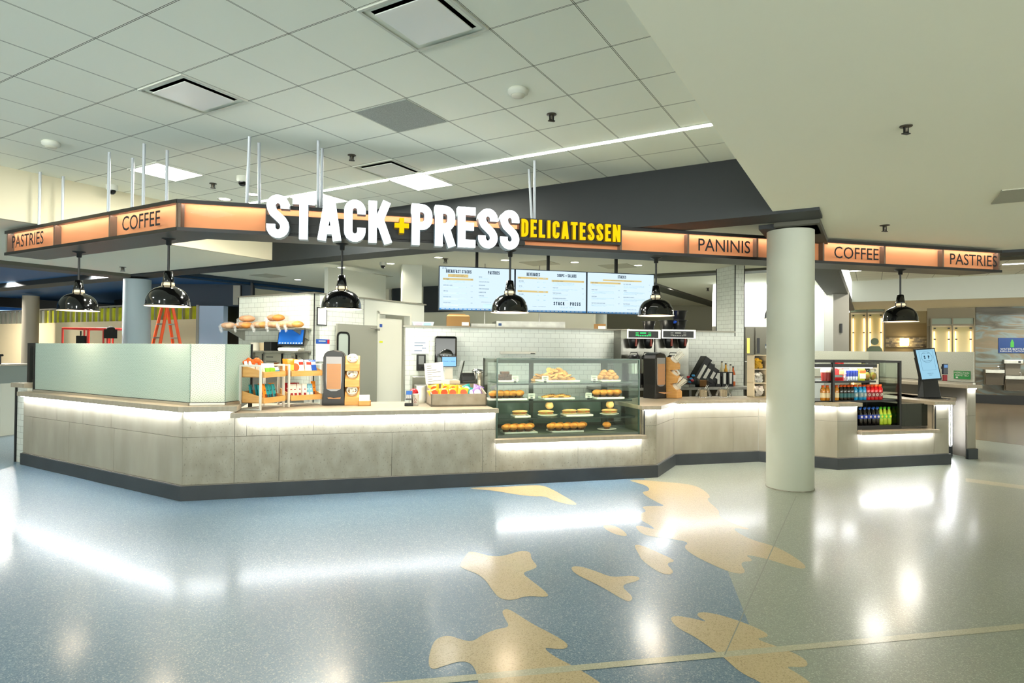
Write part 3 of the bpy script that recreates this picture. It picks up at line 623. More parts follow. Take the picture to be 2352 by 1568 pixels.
# hanging rods
def rod(k,ut,vt,ub,vb,f,y,lab):
    a=atz(ut,vt,ZC); x=f.px(ub,vb,y)[0]; b=f.w(x,y,ZTOP+.001) if k>5 else Vector((a.x,a.y,ZTOP+.001))
    single(MB().tube([b,a],.016,10,0),'hanging_rod',mat('rod_white','B9BFC6',.4,metal=.3),lab,'rod',group='white rods holding the canopy')
RD=[(92,395,90,520,fl_,.12),(145,405,146,508,fl_,.38),(251,350,246,488,fl_,.12),(305,363,302,475,fl_,.38),(331,330,331,470,fl_,.12),(384,345,384,463,fl_,.38),(573,313,567,467,fc,.1),(595,327,596,464,fc,.38),(731,322,731,475,fc,.1),(740,340,738,472,fc,.38),(1228,368,1228,508,fc,.1),(1215,388,1223,505,fc,.38)]
RN=['leftmost white rod, above the left PASTRIES sign','white rod second from the left end of the canopy','white rod just left of the COFFEE sign, the longer of its pair','shorter white rod behind the left COFFEE sign','white rod above the letters of the left COFFEE sign','white rod at the canopy corner','longer white rod just before the big S of the sign','shorter white rod just before the big S of the sign','white rod rising behind the T of STACK, front one','white rod rising behind the T of STACK, rear one','white rod against the dark bulkhead, front one','white rod against the dark bulkhead, rear thin one']
for k,(a,b,c,d,f,y) in enumerate(RD): rod(k,a,b,c,d,f,y,RN[k])
# big sign letters
sx0=fc.px(612,520,-.16)[0]; sx1=fc.px(1192,520,-.16)[0]
bx0=fc.px(612,540,-.02)[0]; 
sb=thing('sign_raceway','black louvred backing boxes mounted on the canopy behind the lit letters','sign backing',(*fc.o,0),fc.a)
MB().box(bx0,sx1+.1,-.05,-.008,ZB+.02,ZTOP-.11).box(bx0,sx1+.1,-.06,-.05,ZB+.03,ZB+.05).box(bx0,sx1+.1,-.06,-.05,ZB+.11,ZB+.125).build('backing_box',M_black,sb)
dx0=fc.px(1193,530,-.1)[0]; dx1=fc.px(1425,545,-.1)[0]
MB().box(dx0,dx1+.01,-.1,-.008,ZB+.075,ZTOP+.01).build('backing_box',M_black,sb)
M_let=emis('letter_face_white','F2FAFF',1.3); M_ret=mat('letter_return','9AAAB4',.4,metal=.4); M_yel=emis('letter_face_yellow','F5C211',.62)
# letters: each one a thing
txt='STACK+PRESS'; hh=.44; zb=2.704
gl=[glyph(c,.2,.52) for c in txt]; gap=.075; W_=sum(g[1] for g in gl)+gap*(len(txt)-1); xs=(sx1-sx0)/(W_*hh); x=sx0
seen={}
for i,(ch,(paths,gw)) in enumerate(zip(txt,gl)):
    nm='the first word' if i<5 else 'the second word'
    if ch=='+': lab='small yellow plus sign between the big white words'
    else:
        lab={0:'big white lit letter S that begins the sign',1:'big white lit letter T',2:'big white lit letter A',3:'big white lit letter C',4:'big white lit letter K before the yellow plus',6:'big white lit letter P after the yellow plus',7:'big white lit letter R',8:'big white lit letter E',9:'big white lit letter S, the first of the closing pair',10:'big white lit letter S that ends the sign, beside DELICATESSEN'}[i]
    t=thing('sign_letter',lab,'sign letter',(*fc.w(x,-.17)[:2],zb),fc.a,'lit letters of the big sign')
    f=MB(); b=MB()
    if ch=='+':
        H=hh; 
        for P_ in paths:
            q=[(a*H*xs,c_*H) for a,c_ in P_]; f.stroke(q,.11*H,-.012,0); b.stroke(q,.112*H,0,.12)
    else:
        for P_ in paths:
            q=[(a*hh*xs,c_*hh) for a,c_ in P_]; th=.2*hh*(.3+.7*xs); f.stroke(q,th,-.006,0); b.stroke(q,th*1.02,.0,.11)
    f.build('face',M_yel if ch=='+' else M_let,t); b.build('return',M_ret if ch!='+' else mat('yellow_return','A8830F',.5),t)
    x+=(gw+gap)*hh*xs
txt='DELICATESSEN'; hh=.198; zb=2.861; x0=fc.px(1198,530,-.15)[0]; x1=fc.px(1424,545,-.15)[0]
gl=[glyph(c,.18,.44) for c in txt]; gap=.17; W_=sum(g[1] for g in gl)+gap*(len(txt)-1); xs=(x1-x0)/(W_*hh); x=x0
for i,(ch,(paths,gw)) in enumerate(zip(txt,gl)):
    cnt={}
    lab='small yellow lit letter '+ch+' of DELICATESSEN'+{1:', the E after D',6-0:'',7:', the E after T',10:', the last E',8:', the first S',9:', the second S'}.get(i,'')
    t=thing('sign_letter',lab,'sign letter',(*fc.w(x,-.15)[:2],zb),fc.a,'yellow letters of the small sign')
    f=MB(); b=MB()
    for P_ in paths:
        q=[(a*hh*xs,c_*hh) for a,c_ in P_]; th=.185*hh*(.3+.7*xs); f.stroke(q,th,-.004,0); b.stroke(q,th*1.02,.0,.05)
    f.build('face',M_yel,t); b.build('return',MATS['yellow_return'],t)
    x+=(gw+gap)*hh*xs
# ---------------------------------------------------------------- pendants
def pendant(u,v,lab,first=[None]):
    p=atz(u,v,ZB)
    if first[0]: return dup(first[0],(p.x,p.y,ZB),None,lab)
    t=thing('pendant_lamp',lab,'pendant lamp',(p.x,p.y,ZB),0,'black dome lamps under the canopy'); first[0]=t; t.scale=(.9667,)*3
    MB().lathe([(.075,0),(.075,-.006),(.03,-.02),(.028,-.07),(.018,-.075)],24).build('ceiling_mount',M_black,t)
    MB().tube([(0,0,-.07),(0,0,-.40)],.0125,12).build('stem',M_black,t)
    MB().lathe([(.028,-.36),(.042,-.365),(.058,-.475),(.058,-.49),(.0,-.49)],28).build('socket_cap',M_blackg,t)
    c=MB(); c.lathe([(.045,-.485),(.062,-.49),(.066,-.52),(.045,-.525)],24); c.build('lamp_collar',mat('collar_cream','D8CDB0',.4,emit='FFE2B0',es=.25),t)
    for k in range(5):
        a=R(72*k+15); c2=MB().box(-.006,.006,.06,.07,-.525,-.485); o=c2.build('collar_rib',M_black,t); o.rotation_euler=(0,0,a)
    pr=[(.05,-.515),(.075,-.53)]
    for k in range(10):
        a=R(78-78*k/9); pr.append((.075+.147*math.cos(a)*1.0,-.53-.20+.19*math.sin(a)))
    pr+= [(.224,-.742),(.232,-.75)]
    MB().lathe(pr,48,cap=False).build('shade',M_blackg,t)
    inn=[(max(r-.008,.001),z-.004) for r,z in pr]; inn[-1]=(.231,-.7505)
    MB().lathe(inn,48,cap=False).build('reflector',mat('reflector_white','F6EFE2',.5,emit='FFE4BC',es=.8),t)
    MB().blob(0,0,-.64,.04,.04,.06,14,8).build('bulb',emis('bulb_warm','FFDDA8',7),t)
    return t
PL=[(182,578,'black dome pendant lamp nearest the left PASTRIES sign'),(388,548,'black dome pendant lamp hanging at the canopy corner in front of the orange ladder'),(786,560,'black dome pendant lamp under the C of the big sign'),(1172,576,'black dome pendant lamp in front of the first and second menu screens'),(1507,591,'black dome pendant lamp at the right end of the menu screens'),(2068,619,'black dome pendant lamp above the kiosk at the right')]
for u,v,l in PL:
    pendant(u,v,l); p=atz(u,v,ZB); area('pendant_bulb_light',(p.x,p.y,ZB-.69),.28,6,WARM,shape='DISK',spread=150)
p6=fc.w(7.17,.2); dup(bpy.data.objects['pendant_lamp'],(p6.x,p6.y,ZB),None,'black dome pendant lamp half hidden behind the big round pillar'); area('pendant_bulb_light',(p6.x,p6.y,ZB-.69),.28,6,WARM,shape='DISK',spread=150)
# ---------------------------------------------------------------- kitchen walls
fW=Fr((-1.815,10.5),15); f1=Fr((-3.26,10.2),-30); f1r=Fr((-3.26,10.2),60)
def fb(mb,f,name,m,kind='structure',bev=0):
    o=mb.build(name,m,None,bev); o.location=(*f.o,0); o.rotation_euler=(0,0,R(f.a))
    if kind: o['kind']=kind
    return o
xWr=fW.px(1709,800)[0]; xWl=fW.px(1688,800)[0]
b=MB(); b.box(-.0,xWl+.002,0,.14,0,1.97); fb(b,fW,'wall_kitchen_back',M_tile)
b=MB(); b.box(-.03,xWl,-.02,.2,1.97,2.0).box(-.006,.006,-.006,.002,0,1.97).box(-.006,.0,.13,.146,0,1.97); fb(b,fW,'trim_1',mat('wall_cap','8E8B7E',.4,metal=.5))
b=MB(); b.box(xWl,xWr,0,.63,0,ZK); fb(b,fW,'wall_tiled_pier',M_tile)
b=MB(); b.box(xWl-.008,xWl+.008,-.008,.006,1.9,ZK).box(xWr-.006,xWr+.008,-.008,.006,0,ZK).box(xWl-.008,xWl+.004,.62,.64,1.9,ZK); fb(b,fW,'trim_2',M_black)
b=MB(); b.box(-1.93+.0,0,0,.12,0,2.5); fb(b,f1,'wall_bread_side',M_tile)
b=MB(); b.box(.0,1.153,-.0,.12,0,2.5); fb(b,f1r,'wall_door_side',M_tile)
b=MB(); b.box(1.153,1.52,0,.12,0,2.5).box(2.46,2.9,0,.12,0,2.5).box(1.52,2.46,0,.12,2.27,2.5); fb(b,f1r,'wall_service',M_white)
b=MB(); b.box(-1.97,.02,-.02,.14,2.5,2.525); fb(b,f1,'trim_3',mat('wall_cap','8E8B7E',.4,metal=.5))
b=MB(); b.box(-.02,2.95,-.02,.14,2.5,2.525); fb(b,f1r,'trim_4',mat('wall_cap','8E8B7E',.4,metal=.5))
b=MB(); b.box(-.007,.007,-.007,.004,0,2.5).box(-1.935,-1.92,-.007,.0,0,2.5); fb(b,f1,'trim_5',M_black)
b=MB(); b.box(1.15,1.156,-.004,0,0,2.5); fb(b,f1r,'trim_6',M_black)
b=MB(); b.box(1.50,1.55,-.02,.13,0,2.3).box(2.43,2.48,-.02,.13,0,2.3).box(1.5,2.48,-.02,.13,2.25,2.3); fb(b,f1r,'trim_7',mat('door_frame','CFCFC2',.5))
b=MB(); b.box(1.555,2.28,.06,.1,0.01,2.18); d=fb(b,f1r,'door_2',mat('door_leaf_cream','D2D2C4',.5))
b=MB(); b.box(1.52,3.2,1.3,1.4,0,3.2); fb(b,f1r,'wall_corridor',M_white)
# open grey door leaf
t=thing('swing_door','open grey kitchen door with a tall black-rimmed window','door',(*f1r.w(.42,-.10)[:2],0),60)
MB().box(0,.98,0,.04,.02,2.02).build('leaf',mat('door_grey','87877B',.5),t)
def rring(mb,x0,x1,z0,z1,r,th,y0,y1,mi=0):
    P=[]
    for (cx,cz,a) in ((x1-r,z0+r,-90),(x1-r,z1-r,0),(x0+r,z1-r,90),(x0+r,z0+r,180)):
        for k in range(5): P.append((cx+r*math.cos(R(a+22.5*k)),cz+r*math.sin(R(a+22.5*k))))
    P.append(P[0]); P.insert(0,P[-2]) if False else None
    mb.stroke(P,th,y0,y1,mi)
wx=fW  # window position from the photograph
u0=f1r.px(775,780,-.1)[0]-.42; u1=f1r.px(801,780,-.1)[0]-.42
mb=MB(); rring(mb,u0,u1,1.40,1.87,.07,.035,-.012,.0); mb.build('window_gasket',M_black,t)
MB().box(u0+.01,u1-.01,-.004,.0,1.41,1.86).build('window_pane',mat('frosted_window','A9B2A8',.3),t)
mb=MB(); mb.box(.93,1.0,-.05,-.0,1.93,1.97).tube([(.95,-.03,1.96),(.74,-.05,1.975)],.008,6).build('door_closer',M_steel,t)
# hanging white pier over the service wall
b=MB(); q=Fr(f1r.w(2.43,.0)[:2],15); b.box(-.13,.26,.16,.5,2.53,ZK-.001); fb(b,q,'wall_hanging_pier',M_white)
# ceilings of the kitchen are at ZK ; re-seat the one made before
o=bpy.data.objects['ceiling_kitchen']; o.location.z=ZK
for n,p in (('beam.002',(3.15,13.62)),('beam.003',(4.24,17.5))):
    o=bpy.data.objects[n]; o.location.z=ZK-.0; d0=Vector((p[0]-(2.75 if n=='beam.002' else 3.7),p[1]-(11.9 if n=='beam.002' else 15.3),0)); o.location+=d0
# far walls behind the kitchen
def wall(P,Q,z0,z1,m,name,th=.1):
    f,L=fr2(P,Q); return fb(MB().box(0,L,0,th,z0,z1),f,name,m)
wall((-6.95,16.3),(-5.65,18.75),0,ZK,M_cream,'wall_far_side')
wall((-5.65,18.75),(1.9,14.4),0,ZK,mat('far_wall','C6C3AE',.8),'wall_far_kitchen')
q=Fr((-5.65,18.75),-30)
def pxbox(f,u0,v0,u1,v1,y0,y1,mb=None,mi=0):
    mb=mb or MB(); xa,za=f.px(u0,v1,y0); xb,_=f.px(u1,v1,y0); _,zb_=f.px((u0+u1)/2,v0,y0); _,za=f.px((u0+u1)/2,v1,y0)
    return mb.box(min(xa,xb),max(xa,xb),y0,y1,min(za,zb_),max(za,zb_),mi)
def pthing(f,u0,v0,u1,v1,y0,y1,name,m,label,cat,group=None,bev=0):
    mb=pxbox(f,u0,v0,u1,v1,y0,y1); o=mb.build(name,m,None,bev)
    o.location=(*f.o,0); o.rotation_euler=(0,0,R(f.a)); return tag(o,label,cat,group)
b=MB(); pxbox(q,900,661,960,700,-.03,0,b); pxbox(q,972,655,1062,716,-.03,0,b); fb(b,q,'window_1',mat('dark_window','22282C',.3))
b=MB(); pxbox(q,640,664,646,690,-.05,0,b); pxbox(q,876,664,880,700,-.05,0,b); pxbox(q,893,664,897,700,-.05,0,b); fb(b,q,'trim_8',mat('mullion_grey','8D8C80',.5))
wall((1.6,23),(12,23),0,ZK,mat('far_grey_wall','8B8876',.8),'wall_far_grey')
column(tuple(aty(1369,740,15.2))[:2],.26,ZK,mat('column_far','A6A89C',.6),'grey round pillar showing below the menu screens')
# ------------------------------------------------------------ left: area under construction
fH,LH=fr2((-19.5,22.0),(-8.04,15.77))
t=thing('construction_hoarding','long beige construction hoarding with exposed metal studs and yellow sheathing on top','hoarding',(*fH.o,0),fH.a)
MB().box(0,LH,0,.08,0,2.32).build('panel',mat('hoarding_beige','DECBA2',.8),t)
MB().box(0,LH,-.02,.06,2.72,2.76).build('top_track',M_alu,t)
MB().box(0,LH*.42,.04,.05,2.32,2.7).build('sheathing',mat('sheath_olive','7E8070',.7),t); MB().box(LH*.42,LH,.04,.05,2.32,2.7).build('sheathing',mat('sheath_yellow','C3C414',.7,noise=(3,.1,'A0A112')),t)
s0=MB().box(-.02,.02,-.02,.08,2.32,2.72).build('stud',M_alu,t); s0.location.x=.2
n=int(LH/.3)
for k in range(1,n):
    c=s0.copy(); COL.objects.link(c); c.location.x=.2+k*.3; c.parent=t
fN=Fr((0,15.5),0)
pthing(fN,340,600,577,702,0,.2,'navy_bulkhead',M_navy,'dark navy bulkhead hanging above the light blue panel','bulkhead'); bpy.data.objects['navy_bulkhead'].data; 
o=bpy.data.objects['navy_bulkhead']; o['kind']='structure'; del o['label']; del o['category']; o.name='wall_navy_bulkhead'
b=MB(); pxbox(fN,454,702,512,812,-.04,.2,b); 
pl_=b.build('blue_panel',mat('light_blue_panel','9FB4CC',.5),None); pl_['kind']='structure'; pl_.location=(0,15.5,0); pl_.name='wall_light_blue'
xa,za=fN.px(454,812); xb,_=fN.px(512,812); b=MB().box(xa,xb,-.03,.19,0,za); o=fb(b,fN,'wall_light_blue_base',MATS['light_blue_panel'])
b=MB(); pxbox(fN,449,700,455,812,-.06,.0,b); b.box(xa-.1,xa,-.05,.15,0,1.5); fb(b,fN,'trim_9',mat('mullion_grey','8D8C80',.5))
b=MB(); pxbox(fN,535,655,551,700,-.05,0,b); pxbox(fN,551,655,553,700,-.05,0,b,1); pxbox(fN,575,650,580,700,-.05,0,b,1);  fb(b,fN,'trim_10',[mat('mullion_grey','8D8C80',.5),M_black])
wall((-17.0,19.6),(-14.0,25.6),2.87,3.4,M_black,'wall_black_bulkhead')
wall((-26,24),(-8,24.4),0,3.4,mat('far_blue','0B4C86',.6),'wall_far_blue')
fB=Fr((-26,24),1.3); b=MB(); pxbox(fB,-60,712,52,760,-.05,-.01,b); pxbox(fB,86,727,240,760,-.05,-.01,b); fb(b,fB,'window_2',emis('pale_window','A9C8E0',.9))
wall((-13.5,21),(-8,16.9),2.6,3.4,M_black,'wall_black_recess'); 
wall((-8,16.9),(-7,16.3),0,3.4,M_black,'wall_black_recess_end')
wall((-26,-8),(-26,26),0,3.5,M_cream,'wall_left'); wall((30,26),(30,-8),0,3.5,M_cream,'wall_right')
# ladder
def ladder():
    p=aty(383,780,13.6); t=thing('step_ladder','orange fibreglass step ladder standing behind the round blue-grey pillar','ladder',(p.x,p.y,0),8)
    Hh=2.52; M_or=mat('ladder_orange','E2501A',.45)
    for s in (-1,1):
        f=MB()
        for side in (-1,1):
            f.M=None; x0_,x1_=side*.27,side*.13; y0_,y1_=s*.52,s*.05
            f.tube([(x0_+(-.0),y0_,0),(x1_,y1_,Hh)],.034,6)
        f.build('rail',M_or,t)
        rg=MB()
        for k in range(1,8):
            z=k*.3; q_=z/Hh; rg.box(-(.27-.14*q_),.27-.14*q_,s*(.52-.47*q_)-.035,s*(.52-.47*q_)+.035,z-.012,z+.012)
        rg.build('tread',M_alu,t)
    MB().box(-.15,.15,-.1,.1,Hh,Hh+.05).build('top_cap',mat('ladder_cap','E87A1E',.5),t)
    for x in (-.2,.2): MB().box(x-.01,x+.01,-.32,.32,1.2,1.22).build('spreader',M_alu,t)
    t.rotation_euler.z=R(-38)
ladder()
t=thing('work_platform','red tubular guard rail of a mobile work platform in front of the hoarding','work platform',(*aty(226,790,13.2)[:2],0),-6)
r_=mat('lift_red','B4281A',.45); w2=.52
mb=MB()
for z in (1.32,1.62,1.97): 
    for y in (-.35,.35): mb.tube([(-w2,y,z),(w2,y,z)],.02,8)
    for x in (-w2,w2): mb.tube([(x,-.35,z),(x,.35,z)],.02,8)
for x in (-w2,-.03,.05,w2-.12,w2-.03):
    for y in (-.35,.35): mb.tube([(x,y,.8),(x,y,1.97)],.018,8)
mb.build('guard_rail',r_,t); MB().box(-w2-.05,w2+.05,-.38,.38,.75,.82).build('deck',M_grey,t); 
mb=MB().box(-.45,.45,-.3,.3,.12,.75); mb.build('lift_body',r_,t)
mb=MB()
for x in (-.38,.38):
    for y in (-.3,.3): mb.M=Matrix.Translation((x,y,.1))@Matrix.Rotation(R(90),4,'X'); mb.lathe([(.1,-.04),(.1,.04)],16); mb.M=None
mb.build('wheel',M_black,t)
p=aty(216,775,12.9); single(MB().box(-.09,.09,-.05,.06,-.24,.1).box(-.03,.0,-.02,.0,.1,.2),'work_jacket',mat('black_cloth','14140F',.9),'dark jacket hung over the end of the red guard rail','jacket',(p.x-.22,p.y-.05,1.72),0,bev=.03)
p=aty(254,765,12.8); b=MB().box(-.1,.1,-.06,.06,-.1,.08); b.blob(0,0,.08,.09,.06,.07); b.build
single(b,'tool_pouch',MATS['black_cloth'],'small black tool pouch hooked on the red guard rail','bag',(p.x,p.y-.0,1.87),0)
t=thing('service_cabinet','pale grey and white cabinet unit at the far left edge behind the tiled pier','cabinet',(-9.2,11.0,0),-12)
MB().box(-1.2,.18,0,.6,.0,.93).build('body',mat('cabinet_pale','C4C8BC',.5),t); MB().box(-1.2,.18,-.02,.6,.93,1.24).build('upper_band',mat('cabinet_grey','7E8884',.4),t); MB().box(-1.25,.2,-.03,.62,1.24,1.27).build('worktop',M_alu,t)
MB().tube([(-1.2,.0,1.43),(.2,.0,1.43)],.02,8).tube([(.15,.0,1.27),(.15,.0,1.43)],.015,8).build('rail',M_black,t)
# ------------------------------------------------------------ right: corridor and restrooms
fD=Fr((0,15.6),0)
b=MB(); xa,_=fD.px(1640,750); xb,_=fD.px(1916,750); _,zh=fD.px(1750,750); b.box(xa,xb,.05,.15,zh,ZK); fb(b,fD,'wall_corridor_header',mat('bright_white','E4E8E6',.7))
b=MB().box(xa,fD.px(1800,750)[0],.04,.14,0,zh); fb(b,fD,'wall_corridor_doors',mat('door_grey2','5F5B4E',.6))
b=MB().box(fD.px(1800,750)[0],xb,.05,.15,0,zh); fb(b,fD,'wall_corridor_white',mat('bright_white','E4E8E6',.7))
b=MB(); pxbox(fD,1712,752,1731,985,-.0,.04,b); fb(b,fD,'door_3',mat('door_leaf_grey','6A6658',.5)); b=MB(); pxbox(fD,1735,752,1790,985,-.0,.04,b); fb(b,fD,'door_4',MATS['door_leaf_grey'])
b=MB(); pxbox(fD,1716,776,1722,811,-.01,0,b); pxbox(fD,1739,776,1745,811,-.01,0,b,1); fb(b,fD,'window_3',[mat('amber_pane','C9B050',.3,emit='C9A840',es=.5),M_black])
b=MB(); pxbox(fD,1711,829,1731,831,-.05,-.02,b); fb(b,fD,'trim_11',M_steel)
t=pthing(fD,1758,790,1775,800,-.02,-.01,'notice_sign',mat('sign_grey','B4B8B8',.5),'small grey and white notice sign on the grey corridor door','sign')
mb=MB(); pxbox(fD,1758,790,1775,794,-.024,-.02,mb); mb.build('header_band',mat('sign_navy','2A3A4E',.5),t); x_,z_=fD.px(1766.5,793); MB().text('NOTICE',.03,x_,z_,-.026,xs=1.1).build('lettering',M_white,t)
area('cove_light',(fD.px(1750,700)[0],15.45,ZK-.05),2.2,70,(.95,1,1),size_y=.1,rot=(R(25),0,0))
fP=Fr((0,15.2),0); b=MB(); xa,_=fP.px(1914,750); xb,_=fP.px(1950,750); b.box(xa,xb,.0,.9,0,ZL); fb(b,fP,'wall_grey_pier',mat('pier_grey','8E8B80',.5,noise=(.9,.3,'7B786E'))); 
pthing(fP,1930,743,1935,764,-.03,-.0,'door_release',M_black,'tall black call plate on the grey pier left of the restroom panels','call plate')
fR=Fr((15.03,20.12),-30)
b=MB(); xa=fR.px(2240,800)[0]; b.box(xa,xa+9,0,.15,.28,ZL-.0); 
mu=mat('storm_mural','6E6A58',.35); nt,N,Lk,ma,mixc=nodes(mu); bs=nt.nodes['Principled BSDF']
tc=N('ShaderNodeTexCoord'); mp=N('ShaderNodeMapping'); mp.inputs['Scale'].default_value=(.35,1,1.4); nz=N('ShaderNodeTexNoise'); nz.inputs['Scale'].default_value=1.3; nz.inputs['Detail'].default_value=5; nz.inputs['Distortion'].default_value=1.6
Lk(tc.outputs['Object'],mp.inputs[0]); Lk(mp.outputs[0],nz.inputs['Vector']); rp=N('ShaderNodeValToRGB'); Lk(nz.outputs[0],rp.inputs[0]); E_r=rp.color_ramp.elements
E_r[0].position=.3; E_r[0].color=hexc('3E3A2C'); E_r[1].position=.72; E_r[1].color=hexc('77745C')
for ps,cc in ((.42,'5E5A48'),(.5,'6F807E'),(.56,'75684F'),(.63,'6B6650')): e=E_r.new(ps); e.color=hexc(cc)
Lk(rp.outputs[0],bs.inputs['Base Color']); fb(b,fR,'wall_mural',mu)
b=MB().box(xa,xa+9,-.03,0,0,.28); fb(b,fR,'baseboard_right',M_black)
b=MB(); xp=fR.px(2130,800)[0]; pxbox(fR,2130,702,2242,748,0,.15,b); b.box(xp,xa,.1,.2,0,2.9); fb(b,fR,'wall_restroom_front',mat('taupe_wall','8E8670',.7))
b=MB(); xq=fR.px(2033,800,1.6)[0]; b.box(fR.px(1945,800,1.6)[0],xp+.3,1.6,1.7,0,ZL); fb(b,fR,'wall_restroom_lobby',mat('lobby_tan','A08A60',.6,noise=(2,.3,'94805A')))
b=MB(); z0_=fR.px(2080,742,1.55)[1]; b.box(fR.px(2030,800,1.55)[0],fR.px(2128,800,1.55)[0],1.56,1.6,z0_,ZL); fb(b,fR,'wall_lobby_upper',mat('lobby_cream','B9AD8A',.7))
mo=tilemat('mosaic','B9A274','2E2414',.09,.06,.3); b=MB(); z1_=fR.px(2080,775,1.5)[1]; z2_=fR.px(2080,797,1.5)[1]
ck=nodes(mo)[0]; br=[n for n in mo.node_tree.nodes if n.type=='TEX_BRICK'][0]; br.inputs['Color2'].default_value=hexc('3A2C1A'); br.inputs['Bias'].default_value=-.1
b.box(fR.px(2034,800,1.5)[0],fR.px(2128,800,1.5)[0],1.53,1.56,z2_,z1_); fb(b,fR,'trim_12',mo)
wl=thing('wall_sconce','bright square wall lamp on the mosaic band of the restroom lobby','wall lamp',(*fR.w(fR.px(2077,785,1.45)[0],1.45)[:2],fR.px(2077,785,1.45)[1]),fR.a)
MB().box(-.13,.13,-.06,.02,-.13,.13).build('lamp_shade',emis('sconce_glow','FFF0CC',7),wl,bev=.01); MB().box(-.08,.08,.02,.08,-.08,.08).build('backplate',M_steel,wl)
def gpanel(u0,u1,v0,v1,lab,n=2,dep=0):
    t=thing('glass_light_panel',lab,'glass panel',(*fR.o,0),fR.a,None)
    x0_=fR.px(u0,750)[0]; x1_=fR.px(u1,750)[0]; zt=fR.px((u0+u1)/2,v1)[1]
    fm=MB(); w_=(x1_-x0_)/n
    for k in range(n+1): fm.box(x0_+k*w_-.02,x0_+k*w_+.02,-.12,-.04,.1,ZL if v0<706 else fR.px((u0+u1)/2,v0)[1])
    fm.box(x0_,x1_,-.11,-.05,zt,zt+.04); fm.build('frame',mat('bronze_frame','6B6450',.4,metal=.5),t)
    MB().box(x0_,x1_,-.06,-.055,zt+.04,fR.px((u0+u1)/2,v0)[1]).build('transom_glass',mat('transom_glass','7C8A72',.2),t)
    MB().box(x0_,x1_,-.0,.02,.1,zt).build('backing_panel',mat('panel_back','E8D8B8',.6),t)
    for k in range(n):
        MB().box(x0_+k*w_+.05,x0_+(k+1)*w_-.05,-.1,-.09,.3,zt-.05).build('glass_pane',glassm('panel_glass','F2F4EA',.5),t)
        for s in (.09,w_-.09): MB().box(x0_+k*w_+s-.012,x0_+k*w_+s+.012,-.05,-.03,.3,zt-.2).build('light_tube',emis('tube_warm','FFD9A8',3.2),t)
        mb=MB()
        for s in (.1,w_-.1):
            for z in (zt-.1,(zt+1.6)/2+.0): mb.box(x0_+k*w_+s-.03,x0_+k*w_+s+.03,-.12,-.1,z-.02,z+.02)
        mb.build('clamp',M_black,t)
    return t
gpanel(1953,2031,703,718,'tall glass light panel with a restroom figure beside the grey pier'); gpanel(2138,2237,731,747,'wide warm glowing glass panel left of the stormy mural')
# restroom figure
x_,z_=fR.px(2009,784,-.14); ic=MB(); ic.lathe([(.0001,0),(.1,0)],24); 
t=thing('restroom_figure','grey-green restroom figure with a skirt on the glass panel','sign',(*fR.w(x_,-.13)[:2],z_),fR.a)
mb=MB(); ring=[(.12*math.cos(R(k*15)),.12*math.sin(R(k*15))) for k in range(24)]; mb.prism(ring,-.012,.0,axis='y'); mb.build('head',mat('figure_green','6F7F68',.5),t)
mb=MB(); mb.prism([(-.14,-.16),(.14,-.16),(.2,-.22),(.36,-.75),(.29,-.78),(.17,-.42),(.3,-1.0),(-.3,-1.0),(-.17,-.42),(-.29,-.78),(-.36,-.75),(-.2,-.22)],-.012,.0,axis='y'); mb.build('body',MATS['figure_green'],t)
# water sign
x_,z_=fR.px(2325,793,-.02)
t=thing('wall_sign','blue wall sign with a green bottle picture and white lettering above the fountains','sign',(*fR.w(x_,-.0)[:2],z_),fR.a)
MB().box(-.35,.35,-.02,0,-.24,.24).build('plate',mat('sign_blue','173A70',.5),t); mb=MB(); mb.text('WATER BOTTLE',.055,0,-.14,-.022,xs=1.1); mb.text('REFILLING STATION',.05,0,-.21,-.022,xs=1.0); mb.build('lettering',M_white,t)
mb=MB(); mb.prism([(-.045,-.06),(.045,-.06),(.045,.1),(.02,.14),(.02,.18),(-.02,.18),(-.02,.14),(-.045,.1)],-.024,-.02,axis='y'); mb.build('bottle_picture',mat('picture_green','3E9A3A',.5),t)
# fountains
def fountain(u0,u1,v0,v1,lab):
    x0_,zt=fR.px(u0,v0,-.45); x1_,zb_=fR.px(u1,v1,-.45); wdt=x1_-x0_
    t=thing('drinking_fountain',lab,'drinking fountain',(*fR.w(x0_,-.45)[:2],zb_),fR.a,None)
    h=zt-zb_
    MB().prism([(0,h),(.0,h-.12),(.06,h-.14),(.2,.0),(.45,.0),(.45,h)],.0,wdt,axis='x').build('basin',M_steel,t,bev=.01)
    MB().box(.02,wdt-.02,.06,.44,.02,h-.15).build('lower_panel',mat('fountain_dark','4A4232',.4),t)
    MB().blob(wdt/2,.12,h-.03,.05,.03,.03).build('push_button',M_chrome,t); MB().tube([(wdt*.8,.3,h),(wdt*.8,.3,h+.07),(wdt*.8-.03,.22,h+.09)],.015,8).build('spout',M_chrome,t)
fountain(2263,2308,848,885,'lower left steel drinking fountain below the water bottle sign'); fountain(2309,2352+8,862,899,'lowest steel drinking fountain at the right picture edge')
x0_,zt=fR.px(2306,826,-.3); x1_,zb_=fR.px(2350,862,-.3)
t=thing('bottle_filler','steel bottle filling station standing above the two fountains','bottle filler',(*fR.w(x0_,-.3)[:2],zb_),fR.a)
MB().box(0,x1_-x0_,0,.3,zt-zb_-.12,zt-zb_).build('head',M_steel,t,bev=.01); MB().box(.05,x1_-x0_-.05,.1,.3,0,zt-zb_-.12).build('alcove',mat('alcove','6F6A5C',.4),t); MB().box((x1_-x0_)*.75,(x1_-x0_)*.88,-.005,.0,zt-zb_-.09,zt-zb_-.03).build('display',M_black,t)
